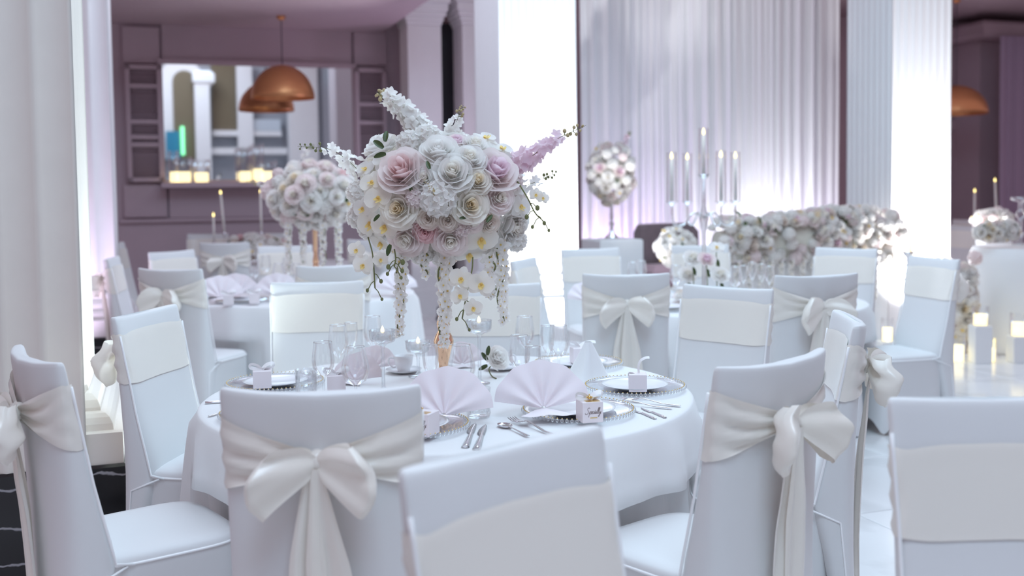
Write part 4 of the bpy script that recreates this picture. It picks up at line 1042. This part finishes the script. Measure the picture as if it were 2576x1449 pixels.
favor(at(660, 974, TZ + 0.016), 14, 'favor box tied with a cream ribbon bow, by the crystal tumbler', False)
favor((-0.668, 3.86, TZ + 0.002), 10, 'favor box seen through the wine glasses', False)
favor((0.28, 4.365, TZ + 0.0165), 10, 'favor box with flat ribbon end above the white peaked napkin', False, 'flat')
for x, y, lab in ((640, 762, 'small favor box on the copper vase table beside the sash band chair'), (575, 765, 'small favor box on the copper vase table beside the thin sash chair')): favor(at(x, y, TZ + 0.016), 15, lab, False)
# cups
cup_prof = [(0, 0.0), (0.024, 0.0), (0.026, 0.005), (0.036, 0.03), (0.041, 0.066), (0.0395, 0.066), (0.034, 0.03), (0.022, 0.008), (0, 0.007)]
sauc_prof = [(0, 0.004), (0.03, 0.0), (0.05, 0.006), (0.074, 0.016), (0.0745, 0.018), (0.05, 0.010), (0.03, 0.006), (0, 0.007)]
cup_m = MB().lathe(cup_prof, 32).mesh('bowl', 'china'); sau_m = MB().lathe(sauc_prof, 32).mesh('saucer', 'china')
hnd_m = MB().tube(spline([(-0.036, 0, 0.055), (-0.058, 0, 0.056), (-0.062, 0, 0.035), (-0.046, 0, 0.018), (-0.033, 0, 0.018)], 6), 0.0036, 8).mesh('handle', 'china')
for x, y, rz, lab in ((1016, 938, 0, 'beside the low tealight dish'), (1262, 930, 160, 'behind the single white rose')):
    p = at(x, y, TZ); o = link('saucer', sau_m, None, p); tag(o, 'white china saucer under the coffee cup ' + lab, 'saucer', 'saucers')
    t = thing('coffee_cup', 'white china coffee cup ' + lab, 'cup', p + Vector((0, 0, 0.007)), R(rz), 'coffee cups'); link('bowl', cup_m, t); link('handle', hnd_m, t)
# cutlery (length along +X from the head at 0)
def strip(outline, th=0.0022, bend=None, m='steel', name='blade', z0=0.0):
    mb = MB(); top = []; bot = []
    rows = []
    for x, y0, y1 in outline:
        z = z0 + (bend(x) if bend else 0)
        rows.append([(x, y0, z), (x, (y0 + y1) / 2, z + th), (x, y1, z), (x, (y0 + y1) / 2, z - th * 0.3)])
    mb.grid(rows, cv=True); n = len(rows)
    mb.add([rows[0][k] for k in range(4)], [(3, 2, 1, 0)]); mb.add([rows[-1][k] for k in range(4)], [(0, 1, 2, 3)])
    return mb
kn_b = strip([(0, -0.001, 0.001), (0.015, -0.006, 0.004), (0.05, -0.011, 0.006), (0.085, -0.011, 0.006), (0.1, -0.005, 0.005)], 0.0016).mesh('blade', 'steel')
kn_h = strip([(0.1, -0.005, 0.005), (0.13, -0.006, 0.006), (0.19, -0.008, 0.008), (0.215, -0.0085, 0.0085), (0.218, -0.006, 0.006)], 0.006, None).mesh('handle', 'steel')
fb = lambda x: 0.010 * math.exp(-((x - 0.075) / 0.03) ** 2) + 0.004
fk = MB()
for k in range(4):
    y = -0.0093 + 0.0062 * k; fk.tube([(0.0, y, fb(0) + 0.006), (0.02, y, fb(0.02) + 0.001), (0.045, y * 0.95, fb(0.045))], [0.0008, 0.0016, 0.0018], 6)
fork_t = fk.mesh('tines', 'steel')
fork_h = strip([(0.042, -0.0115, 0.0115), (0.06, -0.0105, 0.0105), (0.072, -0.004, 0.004), (0.09, -0.003, 0.003), (0.14, -0.005, 0.005), (0.19, -0.008, 0.008), (0.198, -0.005, 0.005)], 0.002, fb).mesh('handle', 'steel')
sp = MB().grid([[(0.03 + 0.03 * sin(PI * i / 8 - PI / 2) , 0.02 * cos(PI * i / 8 - PI / 2) * cos(PI * j / 10), 0.008 - 0.009 * cos(PI * i / 8 - PI / 2) * sin(PI * j / 10)) for j in range(11)] for i in range(9)]).mesh('bowl', 'steel')
spoon_h = strip([(0.058, -0.004, 0.004), (0.08, -0.0028, 0.0028), (0.13, -0.005, 0.005), (0.17, -0.0075, 0.0075), (0.175, -0.005, 0.005)], 0.002, lambda x: 0.008 - 0.03 * (x - 0.058)).mesh('handle', 'steel')
def cutlery(kind, h, e, lab, grp='cutlery on the gold vase table', s=1.15, head=False, P=None):
    a = at(*h, TZ + 0.001); b = at(*e, TZ + 0.001)
    if P: a = Vector((P[0], P[1], TZ + 0.001)); b = Vector((P[2], P[3], TZ + 0.001))
    d = b - a
    if not head: a = b - d.normalized() * s * {'table_knife': 0.218, 'table_fork': 0.198, 'table_spoon': 0.175}[kind]
    t = thing(kind, lab, kind.split('_')[-1], a, math.atan2(d.y, d.x), grp, s)
    for nm, me in {'table_knife': (('blade', kn_b), ('handle', kn_h)), 'table_fork': (('tines', fork_t), ('handle', fork_h)), 'table_spoon': (('bowl', sp), ('handle', spoon_h))}[kind]:
        link(nm, me, t, (0, 0, 0.002 if kind == 'table_knife' else 0.0))
cutlery('table_knife', (1196, 1066), (1170, 1128), 'steel knife by the blush fan napkin, the one nearer the bow chair', s=1.45, head=True)
cutlery('table_knife', (1222, 1070), (1200, 1128), 'steel knife by the blush fan napkin, the one nearer the spoon', s=1.45, head=True)
cutlery('table_spoon', (1252, 1070), (1340, 1062), 'steel spoon lying beside the fork tines', s=1.1, head=True, P=(-0.045, 3.275, 0.045, 3.097))
cutlery('table_fork', (1286, 1060), (1372, 1090), 'steel fork with raised tines beside the spoon', s=1.4, head=True)
cutlery('table_knife', (1500, 1010), (1655, 1054), 'steel knife with handle past the lettered box charger', s=0.78, P=(0.435, 3.50, 0.495, 3.345))
cutlery('table_knife', (1490, 1016), (1632, 1062), 'steel knife lying parallel beside another knife handle', s=0.78, P=(0.40, 3.485, 0.46, 3.33))
cutlery('table_fork', (1565, 1008), (1712, 1024), 'steel fork before the curling ribbon charger')
cutlery('table_fork', (1545, 1016), (1690, 1030), 'steel fork half under another fork by the ribbon charger')
cutlery('table_knife', (640, 1008), (516, 1016), 'steel knife at the column side edge of the table')
cutlery('table_fork', (645, 1030), (522, 1050), 'steel fork at the column side edge of the table', s=0.9, P=(-0.96, 3.60, -1.03, 3.45))
# loose rose lying on the table by the tallest tealight dish
p = Vector((-0.10, 4.14, TZ))
rt = thing('single_rose', 'single white rose with dark stem lying by the tallest tealight dish', 'flower', p)
flower('peony_white', rt, (0.035, 0.02, 0.075), (0.5, -0.6, 0.5), 0.055)
link('stem', MB().tube(spline([(0.025, 0.03, 0.05), (0.0, 0.03, 0.03), (0.01, 0.0, 0.006), (0.03, -0.05, 0.003)], 5), 0.0025, 6).mesh('stem', 'stem'), rt)
for a, z in ((2.2, 0.07), (3.6, 0.05), (1.4, 0.09)): link('leaf', FM['leaf'], rt, (-0.005, -0.01, z), Vector((0, -1, 0.2)).to_track_quat('Z', 'Y') @ Quaternion((0, 0, 1), a), 0.04)

# ------------------------------------------------------------------ candles, candelabra, far tables
flame_mb = MB().lathe([(0, 0), (0.008, 0.006), (0.011, 0.016), (0.007, 0.032), (0, 0.048)], 10)
flame_m = flame_mb.mesh('flame', 'flame')
def taper(parent, loc, h, r=0.011, m='wax', tilt=0.0):
    c = link('taper_candle', MB().lathe([(0, 0), (r, 0), (r * 0.85, h), (0, h)], 12).mesh('taper_candle', m), parent, loc, (0, tilt, 0))
    link('flame', flame_m, c, (0, 0, h))
    return c
cb = Vector((dep(1771, 690, 6.8).x, 6.8, TZ))
cd = thing('crystal_candelabra', 'tall five armed crystal candelabra with candles in glass tubes', 'candelabra', cb)
def zpx(y, d=6.8): return dep(1771, y, d).z - TZ
hub = zpx(548)
link('base_and_stem', MB().lathe([(0, 0), (0.10, 0), (0.105, 0.012), (0.05, 0.03), (0.02, 0.06), (0.03, 0.09), (0.014, 0.12), (0.012, hub - 0.1), (0.022, hub - 0.06), (0.03, hub), (0.02, hub + 0.04), (0.012, hub + 0.08), (0.012, zpx(452)), (0.03, zpx(446)), (0.034, zpx(438)), (0, zpx(438))], 24).mesh('base_and_stem', 'crystal_arm'), cd)
def holder(x, y, zc, ztop):
    a = link('candle_cup', MB().lathe([(0, zc - 0.03), (0.012, zc - 0.03), (0.02, zc - 0.02), (0.04, zc - 0.004), (0.042, zc), (0.0, zc)], 20).mesh('candle_cup', 'crystal'), cd, (x, y, 0))
    link('glass_tube', MB().lathe([(0.034, zc), (0.034, ztop)], 24).mesh('glass_tube', 'glass'), a)
    taper(cd, (x, y, zc), ztop - zc - 0.045, 0.012, 'wax')
holder(0, 0, zpx(438), zpx(322))
for k, (x, y) in enumerate(((-0.215, -0.03), (-0.075, 0.19), (0.075, -0.19), (0.215, 0.03))):
    zc = zpx(505)
    link('arm', MB().tube(spline([(0, 0, hub), (x * 0.35, y * 0.35, hub + 0.03), (x * 0.65, y * 0.65, hub - 0.045), (x * 0.95, y * 0.95, hub - 0.03), (x, y, zc - 0.03)], 7), 0.0085, 8).mesh('arm', 'crystal_arm'), cd)
    holder(x, y, zc, zpx(382))
# small flowers round the candelabra foot
cf = thing('rose_ring', 'low ring of white roses round the candelabra foot', 'flowers', cb)
rnd = random.Random(44)
for k in range(15):
    a = 2 * PI * k / 15; flower(PALW[k % len(PALW)], cf, (0.165 * cos(a), 0.165 * sin(a), 0.052), (cos(a) * 0.4, sin(a) * 0.4, 1), 0.042, rnd.uniform(0, 6))
for x, y, k, lab in ((1743, 648, 'rose_white', 'tall white rose in a glass bud vase by the candelabra'), (1778, 652, 'peony_pale', 'lilac pink bloom in a glass bud vase by the candelabra'), (1802, 622, 'orchid_white', 'white orchid bloom, highest of the bud vase flowers by the candelabra'), (1730, 690, 'rose_white', 'low white rose in a bud vase by the candelabra foot'), (1812, 690, 'rose_white', 'low white rose in a bud vase by the candelabra foot')):
    q = dep(x, y, {1743: 6.50, 1778: 6.40, 1802: 6.54, 1730: 6.60, 1812: 6.34}[x])
    t = thing('bud_vase_rose', lab, 'flower', (q.x, q.y, TZ), 0, 'bud vase roses by the candelabra')
    h = q.z - TZ
    flower(k, t, (0, 0, h), (0.1, -0.7, 0.7), 0.055); link('stem', MB().tube([(0, 0, 0.02), (0.004, 0, h * 0.5), (0, 0.01, h)], 0.003, 6).mesh('stem', 'stem'), t)
    link('bud_vase', MB().lathe([(0, 0.001), (0.022, 0.001), (0.024, 0.03), (0.01, min(0.07, h * .5)), (0.012, min(0.1, h * .7))], 14).mesh('bud_vase', 'glass'), t)
    link('leaf', FM['leaf'], t, (0, -0.01, h * 0.8), Vector((0, -1, 0.3)).to_track_quat('Z', 'Y') @ Quaternion((0, 0, 1), 5), 0.05)

# head table with flower front
aL, aR, bH = pw(1815, 660, 8.3)[0], pw(2235, 660, 8.3)[0], 8.3
zt = 0.80
m = MB(); n = 160; rows = []
per = []
for k in range(n):
    t = k / n * 4; s_ = int(t); f_ = t - s_; w2, d2 = (aR - aL) / 2, 0.36
    x, y, nx, ny = ((lerp(-w2, w2, f_), -d2, 0, -1), (w2, lerp(-d2, d2, f_), 1, 0), (lerp(w2, -w2, f_), d2, 0, 1), (-w2, lerp(d2, -d2, f_), -1, 0))[s_]
    per.append((x, y, nx, ny))
rows.append([(x * 0.01, y * 0.01, zt) for x, y, _, _ in per]); rows.append([(x * 0.99, y * 0.98, zt) for x, y, _, _ in per]); rows.append([(x, y, zt - 0.01) for x, y, _, _ in per])
for z, q in ((0.6, 0.4), (0.3, 0.8), (0.01, 1.0)): rows.append([(x + nx * (0.02 + 0.025 * sin(k * 0.9)) * q, y + ny * (0.02 + 0.025 * sin(k * 0.9)) * q, z) for k, (x, y, nx, ny) in enumerate(per)])
m.grid(rows, cv=True)
hc = rw((aL + aR) / 2, bH + 0.36)
ht = thing('head_table', 'white draped head table behind a bank of roses', 'table', hc, TH)
link('table_drape', m.mesh('table_drape', 'linen'), ht)
hg = thing('flower_bank', 'long bank of white, blush and cream flowers covering the head table front', 'flowers', rw((aL + aR) / 2, bH + 0.05, zt), TH)
link('moss_core', MB().tube([(-(aR - aL) / 2, 0, 0.17), (0, 0, 0.22), ((aR - aL) / 2, 0, 0.19)], [0.14, 0.19, 0.16], 12).mesh('moss_core', 'foam'), hg)
rnd = random.Random(8); L2 = (aR - aL) / 2
PALH = PALW + ['rose_blush', 'rose_cream', 'peony_pale', 'cluster_pink', 'rose_beige', 'peony_white', 'cluster', 'cluster']
for k in range(230):
    x = rnd.uniform(-L2 - 0.08, L2 + 0.06); a = rnd.uniform(-0.7, 2.6); hgt = 0.40 + 0.05 * sin(x * 3) - 0.06 * (abs(x) / L2) ** 4
    d = Vector((0.25 * rnd.uniform(-1, 1), -cos(a - 0.6), sin(a - 0.1)))
    r = rnd.uniform(0.045, 0.075); y = -0.20 * cos(a - 0.5) - 0.02; z = 0.20 + hgt * 0.66 * sin(a - 0.15)
    if z < r + 0.02: y = min(y, -0.115 - r)
    flower(rnd.choice(PALH), hg, (x, y, z), d + Vector((0, -0.2, 0.25)), r, rnd.uniform(0, 6))
for k in range(18):
    x = rnd.uniform(-L2, L2); a = rnd.uniform(0, 1.8); link('leaf', FM['leaf'], hg, (x, -0.22 * cos(a - .5), 0.20 + 0.24 * sin(a)), Vector((rnd.uniform(-1, 1), -1, rnd.uniform(-.5, 1))).to_track_quat('Z', 'Y') @ Quaternion((0, 0, 1), rnd.uniform(0, 6)), 0.09)
for k in range(16): link('hanging_strand', garland('hanging_strand', rnd.uniform(0.15, 0.42), 0.03, k, 18), hg, (lerp(-L2, L2, (k + .5) / 16), -0.23, 0.02))
# blossom cascade at the sofa end of the head table
bc = arrangement(dep(1700, 622, 9.1), 0.17, 0.12, 0.16, 34, 'loose white blossoms spilling at the sofa end of the head table', 55, ['orchid_white', 'cluster', 'orchid_white', 'peony_white'], (), (), None, (0.05, 0.065))
q = dep(1700, 622, 9.1)
tq = thing('flower_stand', 'slim white stand under the loose blossoms by the sofa', 'stand', (q.x, q.y, 0)); link('post', MB().lathe([(0, 0), (0.14, 0), (0.14, 0.02), (0.02, 0.04), (0.02, q.z - 0.1), (0, q.z - 0.1)], 16).mesh('post', 'stone_white'), tq)
# loveseat
def arc_back(w, h0, h1, t, bulge, n=18):
    m = MB(); rows = []
    for i in range(n + 1):
        u = -1 + 2 * i / n; x = u * w / 2; y = bulge * (1 - u * u); top = h1 - 0.07 * (max(0, abs(u) - 0.82) / 0.18) ** 2.2
        rows.append([(x, y - t / 2, h0), (x, y - t / 2 - 0.01, (h0 + top) / 2), (x, y - t / 2 + 0.01, top - 0.02), (x, y, top), (x, y + t / 2 - 0.01, top - 0.02), (x, y + t / 2, h0)])
    m.grid(rows, cv=True); k = len(rows[0]); m.add(rows[0], [tuple(range(k))]); m.add(rows[-1], [tuple(reversed(range(k)))]); return m
sx = dep(1676, 620, 11.0)
sf = thing('loveseat', 'dark plum velvet loveseat with curved back behind the head table', 'sofa', (sx.x, sx.y, 0), TH)
zt1 = dep(1690, 562, 11.0).z
link('backrest', arc_back(0.72, 0.42, zt1, 0.12, 0.14).mesh('backrest', 'velvet'), sf)
link('seat', MB().box(-0.38, 0.38, -0.45, 0.12, 0.33, 0.46, bev=0.03).mesh('seat', 'velvet'), sf)
link('front_cushion', MB().box(-0.36, 0.36, -0.40, 0.0, 0.46, zt1 - 0.42, bev=0.06).mesh('front_cushion', 'velvet_pink'), sf)
lg = MB().tube([(0, 0, 0), (0, 0, 0.34)], [0.015, 0.025], 8).mesh('leg', 'velvet_pink')
for x, y in ((-.33, -.38), (.33, -.38), (-.33, .08), (.33, .08)): link('leg', lg, sf, (x, y, 0))
# lantern stand left of the bright column
p = dep(2285, 640, 8.9)
ls = thing('candle_stand', 'slim silver candle stand with lit pillar beside the head table', 'candle holder', (p.x, p.y, 0))
zc = dep(2285, 632, 8.9).z
link('stand', MB().lathe([(0, 0), (0.12, 0), (0.12, 0.015), (0.02, 0.04), (0.015, 0.3), (0.035, 0.34), (0.015, 0.38), (0.018, zc - 0.06), (0.05, zc - 0.02), (0.055, zc), (0, zc)], 18).mesh('stand', 'silver'), ls)
link('pillar_candle', MB().lathe([(0, zc), (0.036, zc), (0.036, zc + 0.12), (0, zc + 0.118)], 16).mesh('pillar_candle', 'wax_lit'), ls)
# cake table
ck = at(2600, 893, 0.0); ck = Vector((dep(2590, 800, 9.4).x, 9.4, 0))
cr_ = ck.x - dep(2463, 760, 9.35).x
czt = dep(2520, 628, 9.0).z
tablecloth(ck, cr_, czt, 9, 6, 'white cloth on the tall round cake table', 'round white tablecloths', 'linen', 0.012)
arrangement(Vector((ck.x - 0.38, ck.y - 0.18, czt + 0.155)), 0.20, 0.08, 0.085, 34, 'low mound of white flowers on the cake table', 61, PALW, (), (), None, (0.042, 0.056))
arrangement(Vector((dep(2500, 560, 10.4).x, 10.4, dep(2500, 556, 10.4).z)), 0.20, 0.16, 0.12, 30, 'blush and white flowers behind the crystal cake stand', 62, PAL, (), (), None, (0.045, 0.065))
q = dep(2500, 556, 10.4)
o = thing('flower_column', 'slim lilac column under the blush flowers past the cake table', 'stand', (q.x, q.y, 0)); link('post', MB().lathe([(0, 0), (0.17, 0), (0.17, q.z - 0.17), (0, q.z - 0.17)], 24).mesh('post', 'linen'), o)
st = thing('crystal_cake_stand', 'tiered crystal stand with hanging drops on the cake table', 'cake stand', (dep(2566, 600, 9.62).x, 9.62, czt))
link('stem_and_tiers', MB().lathe([(0, 0), (0.09, 0), (0.09, 0.015), (0.02, 0.03), (0.018, 0.10), (0.13, 0.115), (0.135, 0.125), (0.02, 0.13), (0.016, 0.24), (0.05, 0.29), (0.02, 0.33), (0.016, 0.40), (0.085, 0.42), (0.09, 0.45), (0.07, 0.45), (0, 0.43)], 24).mesh('stem_and_tiers', 'crystal'), st)
dr = MB().ball((0, 0, 0), 0.012, 0, 6, 4, 1.6).mesh('crystal_drop', 'crystal')
for k in range(10): link('crystal_drop', dr, st, (0.13 * cos(k * .628), 0.13 * sin(k * .628), 0.1))
fcs = arrangement(Vector((dep(2418, 790, 9.0).x, 9.0, 0.42)), 0.13, 0.13, 0.40, 58, 'tall spill of white and cream flowers on the floor beside the cake table', 63, PALW + ['rose_cream', 'orchid', 'orchid'], (), (), None, (0.05, 0.075))
flower('cluster_pink', fcs, (0.1, -0.05, 0.45), (0.3, -1, 0.5), 0.07)
# pillar candles in glass on the floor
def jar_candle(p, r, h, label, grp, gh=None, gm='glass'):
    t = thing('pillar_candle_jar', label, 'candle', p, 0, grp)
    link('pillar_candle', MB().lathe([(0, 0.004), (r, 0.004), (r, h), (r * 0.8, h - 0.004), (0, h - 0.008)], 20).mesh('pillar_candle', 'wax_lit'), t)
    g = gh or h * 1.7
    link('glass_jar', MB().lathe([(0, 0.001), (r * 1.3, 0.001), (r * 1.3, g)], 24).mesh('glass_jar', gm), t)
for x, yb, w, hpx, lab in ((2408, 912, 30, 42, 'tall glowing pillar candle on the floor in front of the spilling flowers'), (2487, 910, 30, 34, 'glowing pillar candle on the floor beside the thin lit taper'), (2562, 912, 32, 38, 'glowing pillar candle on the floor in front of the cake table cloth'), (2466, 818, 32, 28, 'glowing candle raised on a block at the edge of the cake table cloth'), (2562, 845, 32, 34, 'glowing candle raised on a block before the middle of the cake table cloth'), (2232, 858, 24, 34, 'glowing candle on a block between two dining chairs')):
    d = 8.72 if yb > 880 else (8.66 if x > 2400 else 8.6)
    pp = dep(x, yb, d); z0 = max(0.0, pp.z)
    if yb > 880: z0 = 0.0
    if z0 > 0.05:
        bl = link('candle_block', MB().box(-0.07, 0.07, -0.07, 0.07, 0, z0, bev=0.005).mesh('candle_block', 'linen'), None, (pp.x, pp.y, 0)); tag(bl, 'small white block under the ' + lab.split(' on a block')[0].replace(' raised', '') + lab.split(' on a block')[1] if ' on a block' in lab else 'small white block under a candle', 'block', 'white candle blocks')
    jar_candle((pp.x, pp.y, z0), w / 2 * d / F, hpx * d / F, lab, 'glowing pillar candles near the cake table')
for x, y, d, lab in ((2502, 862, 8.95, 'thin lit yellow taper candle standing among the floor candles'), (2193, 772, 8.5, 'thin lit yellow taper candle beside the pink lit band chair')):
    q = dep(x, y, d); t = thing('floor_taper', lab, 'candle', (q.x, q.y, 0), 0, 'thin lit tapers near the floor candles')
    link('foot', MB().lathe([(0, 0), (0.05, 0), (0.05, 0.01), (0.014, 0.02), (0.014, 0.05), (0, 0.05)], 14).mesh('foot', 'silver'), t); taper(t, (0, 0, 0.045), max(0.05, q.z - 0.05), 0.014, 'wax_lit')
# far candlestick table: candles and flowers (also the matching set past the cake table)
def candlestick(x, ytip, ybase, d, ztab, label, grp, tilt=0.0, z0=None):
    tip = dep(x, ytip, d); t = thing('candlestick', label, 'candlestick', (tip.x, tip.y, ztab), 0, grp)
    H = tip.z - ztab; hc_ = H * 0.45
    link('holder', MB().lathe([(0, 0), (0.05, 0), (0.05, 0.012), (0.012, 0.03), (0.009, hc_ - 0.05), (0.02, hc_ - 0.03), (0.018, hc_), (0, hc_)], 16).mesh('holder', 'silver'), t)
    taper(t, (0, 0, hc_ - 0.01), H - hc_ + 0.01, 0.014, 'wax', tilt)
GC = 'lit candlesticks on the table by the mauve wall'
candlestick(537, 545, 600, 11.38, TZ, 'short lit candlestick on the table by the mauve wall', GC)
candlestick(562, 488, 600, 11.38, TZ, 'tall leaning lit taper on the table by the mauve wall', GC, R(-4))
candlestick(655, 486, 600, 11.38, TZ, 'tall upright lit taper on the table by the mauve wall', GC)
arrangement(Vector((dep(640, 592, 10.9).x, 10.9, TZ + 0.195)), 0.34, 0.16, 0.12, 46, 'blush and peach flowers between the candlesticks by the mauve wall', 71, PAL + ['rose_beige', 'rose_pink', 'rose_beige'], (), (), None, (0.048, 0.062))
T6 = Vector((dep(2500, 620, 12.4).x, 12.4, 0))
tablecloth(T6, 0.6, TZ, 9, 7, 'lilac lit cloth on the round table past the cake table')
GC2 = 'lit candlesticks past the cake table'
candlestick(2452, 484, 600, 12.2, TZ, 'short lit taper past the cake table', GC2); candlestick(2508, 457, 600, 12.2, TZ, 'tall lit taper past the cake table', GC2, R(-3))
# candles in glass on the mirror ledge
for x, r, h, gh, lab in ((438, 0.05, 0.13, 0.38, 'slim lit candle in a tall glass cylinder at the cabinet end of the mirror ledge'), (463, 0.085, 0.13, 0.30, 'wide lit candle in a glass cylinder beside a slim one on the mirror ledge'), (508, 0.085, 0.12, 0.28, 'wide lit candle in a low glass cylinder standing apart on the mirror ledge'), (617, 0.075, 0.13, 0.42, 'lit candle in a tall glass cylinder under the copper lamp on the mirror ledge'), (650, 0.06, 0.16, 0.46, 'slim lit candle in the tallest glass cylinder on the mirror ledge'), (676, 0.09, 0.13, 0.26, 'widest lit candle in the lowest glass cylinder on the mirror ledge')):
    a, _ = pw(x, 450, 12.9); p = rw(a, 12.9, LEDGE_Z - 0.03)
    jar_candle(p, r * 0.9, h, lab, 'glowing candles on the mirror ledge', gh, 'glass')
